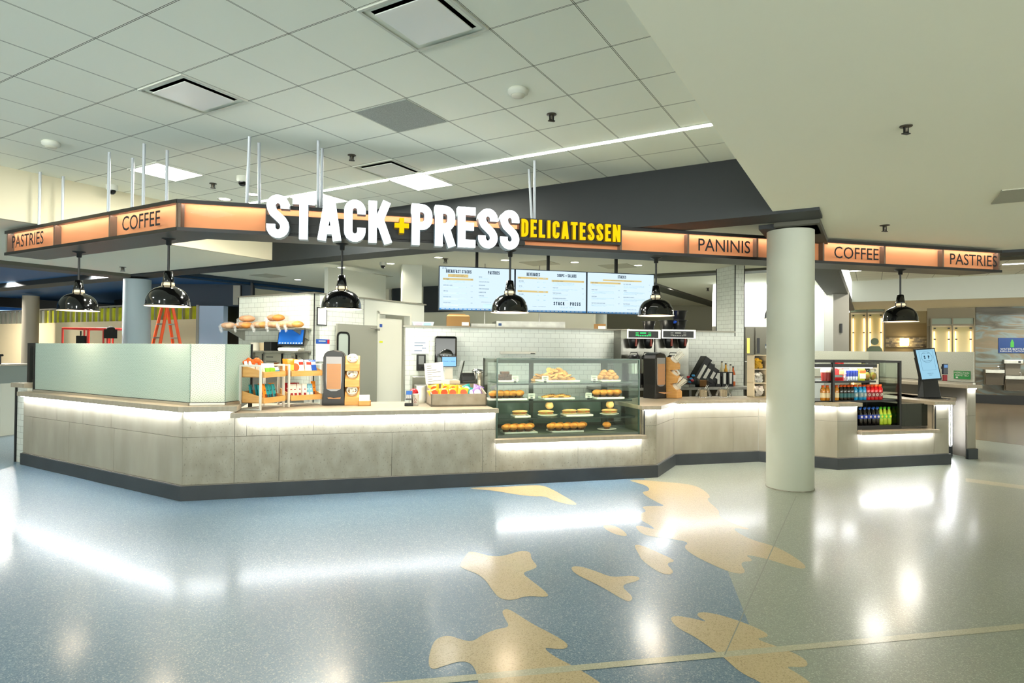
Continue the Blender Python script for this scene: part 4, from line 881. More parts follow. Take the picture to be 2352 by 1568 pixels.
# wet floor sign
p=atz(2305,925,0)
t=thing('wet_floor_sign','yellow folding caution sign standing on the floor by the fountains','caution sign',(p.x,p.y,0),-25)
M_y=mat('sign_yellow','D9BE14',.45)
for s in (-1,1):
    pts=[(-.2,0),(-.09,0),(-.08,.07),(.08,.07),(.09,0),(.2,0),(.13,.62),(.12,.67),(.07,.67),(.07,.6),(-.07,.6),(-.07,.67),(-.12,.67),(-.13,.62)]
    mb=MB(); 
    mb.prism(pts,-.008,.008,axis='y'); mb.box(-.12,.12,-.008,.008,.64,.68)
    o=mb.build('panel',M_y,t); o.location=(0,s*.14,0); o.rotation_euler=(R(12*s),0,0)
mb=MB(); mb.text('CAUTION',.045,0,.5,0,xs=.9); 
tri=[(-.1,.33),(.1,.33),(0,.47),(-.1,.33),(.1,.33)]; mb.stroke(tri,.014,-.002,0); mb.box(-.03,.03,-.002,0,.355,.38); mb.text('WET',.035,0,.27,0); mb.text('FLOOR',.035,0,.225,0); mb.box(-.04,.04,-.002,0,.16,.18)
o=mb.build('lettering',M_print,t); o.location=(0,-.152,0); o.rotation_euler=(R(-12),0,0)
# linear lights in the far coffer
for k,(u0,v0,u1,v1,l) in enumerate([(1952,622,1978,621,'short glowing light slot seen past the big pillar'),(2303,607,2360,604,'glowing light slot behind the right end of the canopy')]):
    a,b_=atz(u0,v0,ZC),atz(u1,v1,ZC); f_,L_=fr2(a,b_)
    single(MB().box(0,L_,-.05,.05,-.01,.0),'linear_ceiling_light',MATS['slot_glow'],l,'ceiling light',(a.x,a.y,ZC),f_.a)
for (x,y,z,pw) in [(12,17.8,ZL,40),(15.5,18.2,ZL,40),(9,14,ZC,45),(18.5,17,ZL,35),(6.2,10.6,ZL,26),(-9,13.4,ZL+.08,210),(-12.5,15.5,ZL+.08,230),(-16,18.0,ZL+.08,190),(0,13.2,ZK,20),(-4.5,13.8,ZK,28),(4.5,16.5,ZK,45),(-1.0,9.9,ZK,8),(2.4,10.9,ZK,18)]:
    area('fill_lamp',(x,y,z-.01),.45,pw,(1,.95,.86),shape='DISK',spread=165)  # fill lamps added to brighten halls, kitchen and hoarding
# extended lower ceiling right of pillar
c=MB(); c.box(k5[0]+.47,x1+14,y1+.0,y1+4.2,0,.05); struct(c,'ceiling_lower_east',M_drop,(GO[0],GO[1],ZL),GA)
c=MB(); c.box(k5[0]+.47,x1+14,y1+4.2,y1+4.55,-.04,.7); struct(c,'beam.005',M_dark,(GO[0],GO[1],ZL),GA)
# ---------------------------------------------------------------- small things: makers
def at(u,v,z=ZT): return atz(u,v,z)
def bagmesh(w,h,th):
    mb=MB(); n=8; m=8; 
    for side in (-1,1):
        vs=[];fs=[]
        for j in range(m+1):
            for i in range(n+1):
                a,b=i/n*2-1,j/m*2-1
                e=max(0,(1-abs(a)**3))*max(0,(1-abs(b)**4)); ww=1-.06*(1-b*b)
                vs.append((a*w/2*ww,side*(th/2)*e**.6*(1+.08*math.sin(7*a+5*b)),h/2+b*h/2))
        for j in range(m):
            for i in range(n):
                q=j*(n+1)+i; f=(q,q+1,q+n+2,q+n+1); fs.append(f if side<0 else f[::-1])
        mb.add(vs,fs,0,True)
    return mb
PACK={}
def pack(kind,loc,rz,lab,group,tilt=0,roll=0):
    # kind: (w,h,thick,body colour,patch colour,patch shape)
    if kind not in PACK:
        w_,h_,t_,c1,c2,sh=kind
        r=thing('snack_bag' if t_>.02 else 'snack_bar',lab,'snack bag' if t_>.02 else 'snack bar',loc,rz,group)
        bagmesh(w_,h_,t_).build('wrapper',mat('wrap_'+c1,c1,.3),r)
        mb=MB(); y=-t_/2-.0015
        if sh=='o': mb.prism([(w_*.3*math.cos(R(30*k)),h_*.5+w_*.3*math.sin(R(30*k))) for k in range(12)],y-.001,y+.004,axis='y')
        elif sh=='b': mb.box(-w_*.34,w_*.34,y-.001,y+.004,h_*.3,h_*.62)
        elif sh=='v': mb.box(-w_*.22,w_*.22,y-.001,y+.004,h_*.12,h_*.4).box(-w_*.15,w_*.15,y-.001,y+.004,h_*.6,h_*.66)
        elif sh=='h': mb.box(-w_*.3,w_*.3,y-.001,y+.004,h_*.66,h_*.84)
        mb.build('printed_patch',mat('wrap_'+c2,c2,.4),r); PACK[kind]=r
    else: r=dup(PACK[kind],loc,None,lab,group)
    r.rotation_euler=(R(tilt),R(roll),R(rz)); r.scale=(1,1,1) if kind[1]==.15 and kind[0]==.14 else (1.18,1.18,1.22); return r
ORA=(.1,.16,.03,'E58A1C','F3C24A','b'); DON=(.13,.15,.03,'EFE6DA','C2561E','o'); REDW=(.08,.15,.03,'E8E4E0','C8321E','h'); BLU=(.08,.15,.03,'2450A8','E8ECF0','h')
TEA=(.05,.16,.02,'1A8C94','103F4A','v'); BRO=(.05,.17,.02,'8C4A24','D07A2A','v'); ORB=(.05,.17,.02,'E88A1E','7A3A18','v'); WHR=(.055,.15,.018,'ECE6DE','9C1F28','v'); REC=(.05,.16,.022,'B01E2C','E8D8D0','v'); LBL=(.055,.15,.018,'7FC0D8','F0F0E8','v'); WHW=(.035,.14,.03,'EDEBE4','D8DCD8','v')
GRN=(.1,.12,.04,'EAF0E2','7DB32E','b'); WBL=(.12,.08,.04,'E8ECEC','3C86B0','b')
YEL=(.14,.15,.05,'E9A21E','C8431A','o'); TEC=(.14,.15,.05,'17807A','E6DCC8','o'); PUR=(.14,.15,.05,'8466A8','E6DCC8','o')
# ---------------------------------------------------------------- snack racks
def rack(P,Q,lab,first=[None]):
    a=math.degrees(math.atan2(Q[1]-P[1],Q[0]-P[0]))
    t=thing('snack_rack',lab,'snack rack',(P[0],P[1],ZT),a,'white metal snack racks')
    w_,d_,h_=.42,.26,.5; M_rk=mat('rack_white','D5D3CB',.4)
    fr=MB()
    for x in (0,w_): 
        for y in (0,d_): fr.box(x-.011,x+.011,y-.011,y+.011,0,h_)
        fr.box(x-.009,x+.009,0,d_,h_-.02,h_).box(x-.009,x+.009,0,d_,0,.016)
    fr.box(0,w_,d_-.008,d_+.008,.0,.016); fr.build('frame',M_rk,t,bev=.002)
    for z in (.075,.36):
        tr=MB(); tr.box(.014,w_-.014,-.03,d_-.01,z,z+.008).box(.014,w_-.014,-.035,-.025,z,z+.062).box(.014,w_-.014,d_-.02,d_-.01,z,z+.13)
        for x in (.014,w_-.024): tr.add([(x,-.03,z),(x+.01,-.03,z),(x+.01,d_-.01,z),(x,d_-.01,z),(x,-.03,z+.062),(x+.01,-.03,z+.062),(x+.01,d_-.01,z+.135),(x,d_-.01,z+.135)],[(0,3,2,1),(4,5,6,7),(0,1,5,4),(1,2,6,5),(2,3,7,6),(3,0,4,7)])
        tr.build('wooden_tray',M_wood,t)
    return Fr(P,a)
r1=rack((-2.765,6.83),(-2.655,7.26),'white rack nearest the frosted glass with wooden trays of teal and orange snacks'); r2=rack((-2.60,7.24),(-2.31,7.545),'white rack beside the black napkin dispenser with wooden trays of cookies and bars')
def row(f,z,items,lab,grp,x0=.04,x1=.38,y=.03,tilt=-14,jit=6):
    n=len(items)
    for k,it in enumerate(items):
        x=x0+(x1-x0)*(k+.5)/n; q=f.w(x,y+random.uniform(-.008,.03)); 
        pack(it,(q.x,q.y,ZT+z),f.a+random.uniform(-jit,jit),lab%ORD[k],grp,tilt+random.uniform(-4,4),random.uniform(-5,5))
row(r1,.085,[TEA,BRO,ORB,TEA,TEA,TEA,ORB,TEA,ORB],'snack bar, %s from the left on the lower tray by the glass','bars on the lower tray of the first rack')
row(r1,.085,[TEA,TEA,TEA,ORB,TEA],'rear row snack bar, %s from the left on the tray by the glass','bars on the lower tray of the first rack',y=.13)
row(r1,.37,[GRN,GRN,WBL],'green snack pack, %s from the left on the upper tray by the glass','packs on the upper tray of the first rack',x0=.12)
row(r1,.37,[WHW]*6,'small white wafer pack, %s from the left on the rack by the glass','white wafer packs on the first rack',x0=.02,x1=.24,y=.18,tilt=-4,jit=2)
row(r2,.085,[WHR,WHR,WHR,WHR,LBL,LBL,ORB],'bar, %s from the left on the lower tray beside the napkin dispenser','bars on the lower tray of the second rack',jit=3)
row(r2,.085,[REC,REC,REC,REC],'red snack bar, %s from the left in the rear row of the second rack','red bars behind the white ones',x1=.22,y=.13)
row(r2,.37,[ORA,DON,REDW,REDW,BLU],'upright snack bag, %s from the left beside the dispenser','bags on the upper tray of the second rack',x0=.0)
row(r2,.37,[ORA,ORA,REDW,BLU],'rear row snack bag, %s from the left on the second rack','bags on the upper tray of the second rack',x0=.0,y=.12)
q=r1.w(.13,.2); t=thing('orange_pouch','crinkled bright orange pouch lying on the white wafer packs','snack bag',(q.x,q.y,ZT+.5),20)
mb=MB(); 
for k in range(5): mb.blob(-.08+.04*k,random.uniform(-.02,.02),.02+random.uniform(0,.03),.035,.03,.03,8,5,0,.15)
mb.build('wrapper',mat('wrap_orange_hot','F2661A',.35),t)
# ---------------------------------------------------------------- napkin dispensers
def napkin(loc,rz,lab,s=1,out=False):
    t=thing('napkin_dispenser',lab,'napkin dispenser',loc,rz,'black napkin dispensers')
    w_,d_,h_=.125,.2,.66
    pr=[(-w_-.01,0),(w_+.01,0),(w_+.004,.1),(w_-.004,.2),(w_,.35),(w_+.002,.58),(w_-.015,.625),(w_-.05,.655),(0,.668),(-w_+.05,.655),(-w_+.015,.625),(-w_-.002,.58),(-w_,.35),(-w_+.004,.2),(-w_-.004,.1)]
    MB().prism(pr,0,d_*1.1,axis='y').build('housing',mat('dispenser_black','15130F',.28),t,bev=.008)
    MB().prism([(-.085,.21),(-.07,.19),(-.03,.175),(.03,.175),(.07,.19),(.085,.21),(.092,.3),(.092,.59),(-.092,.59),(-.092,.3)],-.006,.002,axis='y').build('front_window',mat('window_smoke','8B8C90',.15),t)
    mb=MB(); z=.2
    while z<.5: mb.box(-.082,.082,-.012-.003*math.sin(z*90),-.006,z,z+.0085); z+=.0105
    mb.build('napkin_stack',mat('kraft_napkin','B98A60',.9),t)
    MB().box(-.085,.085,-.004,.03,.07,.1).build('slot',M_black,t)
    mb=MB()
    if out: mb.add([(-.06,-.01,.09),(.07,-.01,.085),(.09,-.14,.095),(-.07,-.12,.075),(-.06,-.01,.094),(.07,-.01,.089),(.09,-.14,.099),(-.07,-.12,.079)],[(0,1,2,3),(7,6,5,4),(0,4,5,1),(1,5,6,2),(2,6,7,3),(3,7,4,0)])
    else: mb.prism([(-.06,.085),(.08,.08),(.085,.1),(.05,.097),(.0,.09),(-.04,.1),(-.07,.095)],-.02,-.004,axis='y')
    mb.build('napkin',MATS['kraft_napkin'],t); return t
p=at(766,931); napkin((p.x,p.y,ZT),10,'black napkin dispenser on the left worktop, facing the concourse')
napkin((2.17,9.02,ZT),38,'black napkin dispenser turned sideways, right of the pastry case',out=True)
# wooden cup / straw holders
def woodholder(loc,rz,lab,straws):
    t=thing('straw_holder',lab,'straw holder',loc,rz,'bamboo three-cup holders'); w_=.085
    prof=[(0,0),(0,.1),(.04,.13),(.115,.21),(.0+.015,.225),(.015,.31),(.06,.345),(.125,.405),(.03,.42),(.03,.5),(.08,.54),(.15,.6),(.24,.6),(.24,0)]
    MB().prism(prof,-w_,w_,axis='x').build('stand',M_wood,t,bev=.004)
    for k,(yy,zz) in enumerate(((.055,.165),(.07,.37),(.09,.555))):
        c_=MB(); c_.M=Matrix.Translation((0,yy,zz))@Matrix.Rotation(R(48),4,'X')
        c_.lathe([(.048,-.1),(.062,.03),(.065,.035),(.058,.035),(.05,.0),(.045,-.06)],24); c_.build('cup',M_plate,t)
        c2=MB(); c2.M=c_.M
        for j in range(26):
            a=random.uniform(0,6.28); r_=random.uniform(0,.042); h_=.17 if straws else .035
            x_,y_=r_*math.cos(a),r_*math.sin(a)
            if straws and k!=1: c2.tube([(x_,y_,-.05),(x_*1.6,y_*1.6,h_+random.uniform(-.02,.02))],.004,5)
            else: c2.blob(x_,y_,random.uniform(-.005,.02),.016,.012,.012,6,4)
        c2.build('wrapped_straws' if straws else 'packets',mat('straw_paper','E9E6DA',.7) if k!=1 or not straws else mat('stir_wood','B07A40',.7),t,kind='stuff' )
    return t
p=at(808,931); woodholder((p.x,p.y,ZT),12,'bamboo holder with three white cups, right of the napkin dispenser',False)
woodholder((2.47,9.12,ZT),50,'bamboo holder full of white wrapped straws, beside the sideways dispenser',True)
p=at(837,932); t=thing('stirrer_box','small bamboo tray holding a white block of napkins','napkin tray',(p.x,p.y,ZT),14)
mb=MB(); mb.box(-.075,.075,0,.15,0,.008).box(-.075,.075,0,.01,0,.06).box(-.075,.075,.14,.15,0,.06).box(-.075,-.065,0,.15,0,.06).box(.065,.075,0,.15,0,.06); mb.build('tray',M_wood,t); MB().box(-.062,.062,.013,.137,.008,.125).build('napkin_block',M_paper,t)
# card reader, siren lamp, cup
p=at(939,932); t=thing('card_reader','small card reader with blue screen on a black foot','card reader',(p.x,p.y,ZT),5)
MB().box(-.05,.05,-.03,.06,0,.035).build('foot',M_black,t,bev=.004); MB().tube([(0,.02,.03),(0,.03,.1)],.01,8).build('stem',M_chrome,t)
b=MB(); b.M=Matrix.Translation((0,.02,.12))@Matrix.Rotation(R(-35),4,'X'); b.box(-.04,.04,-.012,.012,-.05,.07); b.build('body',mat('reader_grey','5A5C60',.4),t,bev=.004)
b2=MB(); b2.M=b.M; b2.box(-.033,.033,-.015,-.012,.01,.062); b2.build('display',mat('reader_screen','27446E',.2,emit='335E9A',es=.6),t)
b3=MB(); b3.M=b.M; [b3.box(-.03+.021*i,-.015+.021*i,-.015,-.012,-.04+.013*j,-.031+.013*j) for i in range(3) for j in range(4)]; b3.build('keypad',mat('key_grey','B8B8B4',.5),t)
p=at(947,928.5); t=thing('order_beacon','red dome button on a black base behind the card reader','button',(p.x+.0,p.y+.12,ZT),0)
MB().lathe([(.03,0),(.03,.1),(.045,.11),(.045,.13)],20).build('base_post',M_black,t); MB().lathe([(.055,.13),(.056,.145),(.045,.175),(.02,.19),(0,.193)],24).build('dome',mat('red_dome','C1101E',.15,coat=.6),t)
p=at(956,930); t=thing('paper_cup','small white paper cup with red print between card reader and chip tray','paper cup',(p.x,p.y-.03,ZT),0)
MB().lathe([(.03,0),(.043,.135),(.045,.14),(.042,.139),(.029,.004)],24).build('cup_wall',mat('cup_white','DAD6CC',.6),t); mb=MB(); mb.stroke([(-.02,.05),(0,.09),(.02,.06),(-.01,.045)],.004,-.0402,-.036); mb.box(-.018,.018,-.0405,-.037,.035,.04); mb.build('print',mat('cup_print','A84A40',.7),t)
# ---------------------------------------------------------------- chip tray
q0=fBC.l(at(990,934)); tw=.68; td=.45
t=thing('chip_tray','concrete-look slanted display tray filled with bags of chips','display tray',(*fBC.w(q0[0],q0[1])[:2],ZT),fBC.a)
mb=MB(); 
mb.box(0,tw,0,.016,0,.15).box(0,tw,td-.016,td,0,.25).box(0,tw,0,td,0,.02)
for x in (0,tw-.016): mb.add([(x,0,0),(x+.016,0,0),(x+.016,td,0),(x,td,0),(x,0,.15),(x+.016,0,.15),(x+.016,td,.25),(x,td,.25)],[(0,3,2,1),(4,5,6,7),(0,1,5,4),(1,2,6,5),(2,3,7,6),(3,0,4,7)])
mb.build('tray_body',mat('tray_stone','9A9182',.6,noise=(7,.15,'867C6C')),t)
MB().box(.01,tw-.01,.016,td-.016,.02,.09).build('false_bottom',mat('tray_dark','5E574C',.8),t)
fT=Fr(fBC.w(q0[0],q0[1])[:2],fBC.a)
lst=[YEL]*4+[TEC,PUR]
for r_ in range(2):
    for k,it in enumerate(lst):
        q=fT.w(.08+k*.105,.07+r_*.15)
        nm={YEL:'yellow',TEC:'teal',PUR:'purple'}[it]
        pack(it,(q.x,q.y,ZT+.085+.03*r_),fT.a+random.uniform(-14,14),('%s chip bag, %s row of the stone tray, %s from the left')%(nm,['front','rear'][r_],ORD[k]),'chip bags in the stone tray',-28+random.uniform(-8,8),random.uniform(-20,20))
# cash desk things behind the tray
fP_=Fr(fBC.w(2.35,.80)[:2],15)
single(MB().box(.16,.95,0,.3,0,.22),'steel_riser',M_steel2,'low stainless riser behind the chip tray carrying the till','riser',(*fP_.w(0,0)[:2],ZT),15)
def pw(u,y=.1): 
    x=fP_.px(u,860,y)[0]; return fP_.w(x,y)
p=pw(1002,-.05); t=thing('paper_sign','white printed sheet clipped upright behind the chip tray','paper sign',(p.x,p.y,1.15),12)
MB().box(-.13,.11,-.001,.001,.01,.28).build('sheet',M_paper,t); mb=MB()
for k in range(8): mb.box(-.1,-.1+random.choice((.06,.12,.17)),-.0025,-.001,.24-.028*k,.244-.028*k)
mb.build('text_lines',M_print,t); t.rotation_euler=(R(-6),R(-5),R(12)); MB().tube([(-.05,.01,-.23),(-.05,.004,.03)],.004,6).box(-.065,-.035,-.006,.006,0,.03).build('clip_stand',M_chrome,t)
p=pw(1024,-.1); t=thing('paper_sign','small white note card clipped beside the till base','paper sign',(p.x,p.y,1.13),10); MB().box(-.05,.05,-.001,.001,0,.08).build('sheet',M_paper,t); MB().tube([(0,.004,-.2),(0,.004,.02)],.003,6).build('clip_stand',M_chrome,t)
p=pw(1030,.12); t=thing('point_of_sale_terminal','white till with a small blue customer screen above the chip tray','till',(p.x,p.y,1.13),15)
MB().prism([(-.12,0),(.14,0),(.14,.06),(.11,.075),(-.09,.075),(-.12,.06)],-.1,.12,axis='y').build('base',mat('pos_cream','CFC2A8',.45),t,bev=.01)
MB().box(-.05,.06,-.0,.03,.07,.3).build('neck',mat('pos_white','D4D4CE',.4),t,bev=.005); 
MB().box(-.1,.1,-.04,-.01,.24,.38).build('customer_screen_frame',M_black,t,bev=.005); MB().box(-.09,.09,-.043,-.04,.25,.37).build('customer_screen',emis('pos_blue','8EC4F0',.6),t); MB().text('STACK + PRESS',.016,0,.305,-.045,xs=1.1).build('screen_lettering',mat('screen_navy','1C4A78',.6),t)
MB().add([(.13,.0,.02),(.16,.0,.02),(.22,.02,.32),(.2,.0,.32),(.13,.2,.02),(.16,.2,.02),(.22,.22,.32),(.2,.2,.32)],[(0,1,2,3),(7,6,5,4),(0,4,5,1),(1,5,6,2),(2,6,7,3),(3,7,4,0)]).build('cashier_screen',M_blackg,t)
p=pw(1074,.12); t=thing('receipt_printer','black receipt printer standing between till and pastry case','receipt printer',(p.x,p.y,1.13),15); MB().box(-.085,.085,-.08,.1,0,.06).prism([(-.08,.06),(.1,.06),(.1,.16),(-.02,.16),(-.08,.12)],-.085,.085,axis='x').build('body',M_black,t,bev=.006); MB().box(-.07,.07,-.03,-.0,.158,.163).build('paper_slot',M_grey,t)
p=pw(1097,.5); t=thing('steel_canister','tall stainless canister seen past the left edge of the pastry case','canister',(p.x,p.y,ZT),0); MB().lathe([(.08,0),(.08,.36),(.075,.37)],28).build('body',M_steel2,t); MB().lathe([(.083,.37),(.083,.4),(.06,.42),(0,.42)],28).build('lid',M_chrome,t)
# table under canister and case back (kitchen work table)
# ---------------------------------------------------------------- pastry display case
X0,X1,YF,YB,Z0,Z1=3.375,5.235,.03,.8,.546,1.485
t=thing('pastry_display_case','large glass pastry case with three shelves of muffins, cookies and sandwiches','display case',(*fBC.o,0),fBC.a)
DK=mat('case_frame','3A3D34',.4,metal=.4)
MB().box(X0,X1,YF,YB,Z0,.575).build('deck',mat('case_deck','4E5850',.35),t)
MB().box(X0,X1,YF,YF+.008,.575,Z1).build('front_glass',M_glass,t)
MB().box(X0,X0+.008,YF+.01,YB,.575,Z1).build('side_glass',M_glass,t); MB().box(X1-.008,X1,YF+.01,YB,.575,Z1).build('side_glass',M_glass,t)
MB().box(X0,X1,YF,YB,Z1,Z1+.01).build('top_glass',M_glass2,t)
mb=MB(); mb.box(X0-.004,X0+.012,YF-.004,YF+.012,Z0,Z1+.01).box(X1-.012,X1+.004,YF-.004,YF+.012,Z0,Z1+.01).box(X0,X1,YF-.003,YF+.003,Z1-.002,Z1+.013); mb.build('glass_edge',mat('glass_edge','2F4A3E',.2),t)
mb=MB(); mb.box(X0,X0+.05,YB-.05,YB,Z0,Z1).box(X0,X1,YB-.05,YB,Z1-.05,Z1).box(4.0,4.05,YB-.05,YB,.575,Z1).box(X1-.2,X1-.12,YB-.05,YB,.575,Z1).box(X0,X1,YB-.03,YB,.575,.62); mb.build('rear_frame',DK,t)
MB().box(X0+.05,X1-.1,YB-.02,YB-.01,.6,.93).build('rear_door',mat('case_back','5A6B62',.12,spec=.6),t)
MB().box(X0+.02,X1-.02,YF+.03,YF+.034,Z1-.045,Z1-.003).box(X0+.02,X1-.02,YF+.034,YF+.08,Z1-.008,Z1-.003).build('top_rail',DK,t); MB().box(X0+.04,X1-.04,YF+.045,YF+.065,Z1-.018,Z1-.01).build('case_led',emis('case_led','FFE9C4',18),t)
SH=[(1.20,3.375,5.16,.66),(.985,3.375,5.16,.7),(.775,3.40,5.2,.72)]
for z,a,b,c_ in SH:
    MB().box(a+.015,b,YF+.05,c_,z-.008,z).build('glass_shelf',glassm('shelf_glass','E4F0EA',.7),t)
    MB().box(a+.015,b,YF+.048,YF+.062,z-.026,z-.008).build('shelf_rail',DK,t)
    MB().box(a+.04,b-.03,YF+.066,YF+.078,z-.015,z-.01).build('case_led',MATS['case_led'],t)  # unseen strip added under each shelf to brighten the pastries
def case(u,z,y=.3): return fBC.px(u,900,y)[0],y
def inC(u,z,y=.3,dz=0): x,_=case(u,z,y); q=fBC.w(x,y); return Vector((q.x,q.y,z+dz))
def rplate(u,z,w_,d_,lab,y=.28,g='rectangular white serving trays'):
    p=inC(u,z,y); m_=MB(); m_.box(-w_/2,w_/2,-d_/2,d_/2,.003,.012)
    for a in ((-w_/2,w_/2,-d_/2,-d_/2+.01),(-w_/2,w_/2,d_/2-.01,d_/2),(-w_/2,-w_/2+.01,-d_/2,d_/2),(w_/2-.01,w_/2,-d_/2,d_/2)): m_.box(*a,.003,.026)
    m_.box(-w_/2+.02,w_/2-.02,-d_/2+.02,d_/2-.02,0,.003)
    return single(m_,'serving_tray',M_plate,lab,'tray',p,fBC.a,g,bev=.002)
def oplate(u,z,r_,lab,y=.28):
    p=inC(u,z,y); m_=MB(); m_.lathe([(.0001,.004),(r_*.6,.004),(r_*.95,.018),(r_,.02),(r_*.96,.012),(r_*.6,0),(.0001,0)],32,sy=.7,cap=False); return single(m_,'oval_plate',M_plate,lab,'plate',p,fBC.a,'oval white plates')
PR={}; LY=['bottom','second','third','topmost']
M_mtop=mat('muffin_top','D89A42',.7,noise=(18,.2,'B5722A'),bump=.6); M_cup=mat('muffin_cup','5A3A26',.8); M_cook=mat('cookie_dough','DCA762',.75,noise=(30,.1,'C48C48'),bump=.5); M_chip=mat('chocolate_chip','3A2216',.5)
M_brown=mat('brownie','3E2417',.6,noise=(25,.2,'5C3822'),bump=.7); M_scone=mat('scone','D6A25C',.8,noise=(14,.2,'A8703A'),bump=.8); M_bread=mat('wrap_bread','E8C890',.7,noise=(9,.2,'C99B58')); M_fill=mat('filling','B4552E',.7,noise=(30,.1,'6F8B2E'))
def muffin(p,lab,g,rz=0,s=1,top=None):
    if 'muffin' in PR: r=dup(PR['muffin'],p,rz,lab,g,s); return r
    t_=thing('muffin',lab,'muffin',p,rz,g); MB().lathe([(.034,0),(.046,.045),(.05,.05),(.0,.05)],24).build('paper_cup',M_cup,t_); MB().blob(0,0,.052,.058,.058,.036,18,9,0,.03).build('muffin_top',M_mtop,t_); PR['muffin']=t_; return t_
def cookie(p,lab,g,rz=0,tilt=0):
    if 'cookie' in PR: r=dup(PR['cookie'],p,rz,lab,g); r.rotation_euler.x=R(tilt); return r
    t_=thing('cookie',lab,'cookie',p,rz,g); MB().blob(0,0,.012,.052,.052,.017,18,8,0,.04).build('dough',M_cook,t_)
    c2=MB()
    for k in range(14):
        a=random.uniform(0,6.28); r_=random.uniform(.0,.042); c2.blob(r_*math.cos(a),r_*math.sin(a),.012+.014*math.sqrt(1-(r_/.052)**2),.006,.006,.005,6,4)
    c2.build('chocolate_chips',M_chip,t_,kind='stuff'); PR['cookie']=t_; return t_
def lump(kind,name,m_,dims,p,lab,g,cat,rz=0,tilt=0,roll=0):
    if kind in PR: r=dup(PR[kind],p,rz,lab,g)
    else:
        r=MB().blob(0,0,dims[2],dims[0],dims[1],dims[2],14,8,0,.07).build(name,m_); r.location=p; tag(r,lab,cat,g); PR[kind]=r
    r.rotation_euler=(R(tilt),R(roll),R(rz)); r.scale=(1,1,1) if kind[1]==.15 and kind[0]==.14 else (1.18,1.18,1.22); return r
def ring_(n,i): return 'sixth' if 0 else ORD[i] if i<12 else str(i)
# shelf 1
rplate(1162,1.20,.24,.2,'white tray under the dark brownies'); k=0
for lv in range(3):
    for i in range(4-lv):
        p=inC(1147+i*9+lv*4,1.20,.24,.027+lv*.036); 
        if 'br' in PR: r=dup(PR['br'],p,random.uniform(-20,30))
        else:
            r=MB().box(-.032,.032,-.03,.03,0,.034).build('brownie',M_brown,None,.006); r.location=p; PR['br']=r; r.rotation_euler.z=.2
        tag(r,'dark brownie in the stack on the top shelf, %s layer, %s piece'%(['bottom','middle','top'][lv],ORD[i]),'brownie','brownies on the top shelf'); k+=1
rplate(1280,1.20,.5,.3,'long white tray under the big heap of chocolate chip cookies',.3)
k=0
for lv,(n,a,b) in enumerate([(7,1252,1312),(6,1256,1304),(4,1260,1298),(3,1262,1284)]):
    for i in range(n):
        p=inC(a+(b-a)*i/max(1,n-1),1.20,.22+random.uniform(-.02,.04)+.02*lv,.028+lv*.035); cookie(p,'chocolate chip cookie of the big heap, %s layer, %s from its left end'%(LY[lv],ORD[i]),'cookies in the big heap',random.uniform(0,360),50 if (i+lv)%2 else 20)
rplate(1397,1.20,.26,.2,'white tray under the crumbly scones')
for lv,(n,a,b) in enumerate([(4,1380,1412),(3,1384,1408),(2,1388,1402)]):
    for i in range(n): lump('scone','scone',M_scone,(.042,.04,.026),inC(a+(b-a)*i/max(1,n-1),1.20,.26,.027+lv*.032),'golden scone on the top shelf, %s layer, %s from its left end'%(LY[lv],ORD[i]),'scones on the top shelf','scone',random.uniform(0,360),20*((i+lv)%3-1))
for i in range(6): cookie(inC(1228+4*i,1.20,.52,.0+.03*(i%3)+.003),'dim cookie at the rear of the top shelf, %s from the left'%ORD[i],'cookies at the rear of the top shelf',i*40,15)
# shelf 2
rplate(1163,.985,.47,.24,'white tray under the row of dark-cupped muffins',.24)
for i in range(5):
    for j in range(2): muffin(inC(1133+i*14.5+j*3,.985,.19+.1*j,.027),'dark-cupped muffin on the second shelf, %s row, %s from the left'%(['front','rear'][j],ORD[i]),'muffins on the second shelf at the left end',i*50,1)
rplate(1278,.985,.4,.26,'white tray under the flat cookies on the second shelf',.26)
for i in range(5):
    for j in range(2): cookie(inC(1252+i*11.5+j*4,.985,.22+.09*j,.02+.012*(i%2)),'flat pale cookie on the second shelf, %s row, %s from the left'%(['front','rear'][j],ORD[i]),'flat cookies on the second shelf',i*70)
rplate(1394,.985,.38,.24,'white tray under the muffins at the right end of the second shelf',.24)
for i in range(4):
    for j in range(2): muffin(inC(1370+i*15+j*3,.985,.2+.1*j,.027),'round-topped muffin on the second shelf, %s row, %s in that group'%(['front','rear'][j],ORD[i]),'muffins on the second shelf at the far end',i*33)
# shelf 3
def wrap(p,rz,lab,L_=.17,up=False):
    t_=thing('sandwich',lab,'sandwich',p,rz,'wrapped sandwiches in the case')
    a=MB().blob(0,0,.05,L_/2,.045,.022,16,7,0,.03); a.blob(0,0,.012,L_/2,.047,.014,16,6,0,.02); a.build('bread',M_bread,t_)
    MB().blob(0,-.004,.03,L_/2*.96,.048,.014,16,6,0,.08).build('filling',M_fill,t_)
    t_.scale=(1.2,1,.82)
    if up: t_.rotation_euler=(R(0),R(-80),R(rz))
    return t_
def flatp(u,w_,lab): return rplate(u,.775,w_,.22,lab,.22)
flatp(1196,.2,'small white tray with one wrap, first on the third shelf'); wrap(inC(1194,.775,.2,.027),20,'pale wrap alone on its tray, first on the third shelf')
oplate(1258,.775,.13,'oval plate with two wraps, second on the third shelf',.24); wrap(inC(1254,.775,.2,.022),12,'flat wrap on the second plate of the third shelf'); lump('roll','bread_roll',M_bread,(.045,.045,.04),inC(1262,.775,.24,.085),'round roll standing on the wrap of the second plate','rolls','bread roll')
flatp(1325,.36,'long white tray with a filled sandwich and a roll on the third shelf'); wrap(inC(1308,.775,.2,.027),14,'open sandwich showing red and green filling on the long tray',.17); wrap(inC(1340,.775,.22,.027),18,'pale roll beside the open sandwich on the long tray',.16)
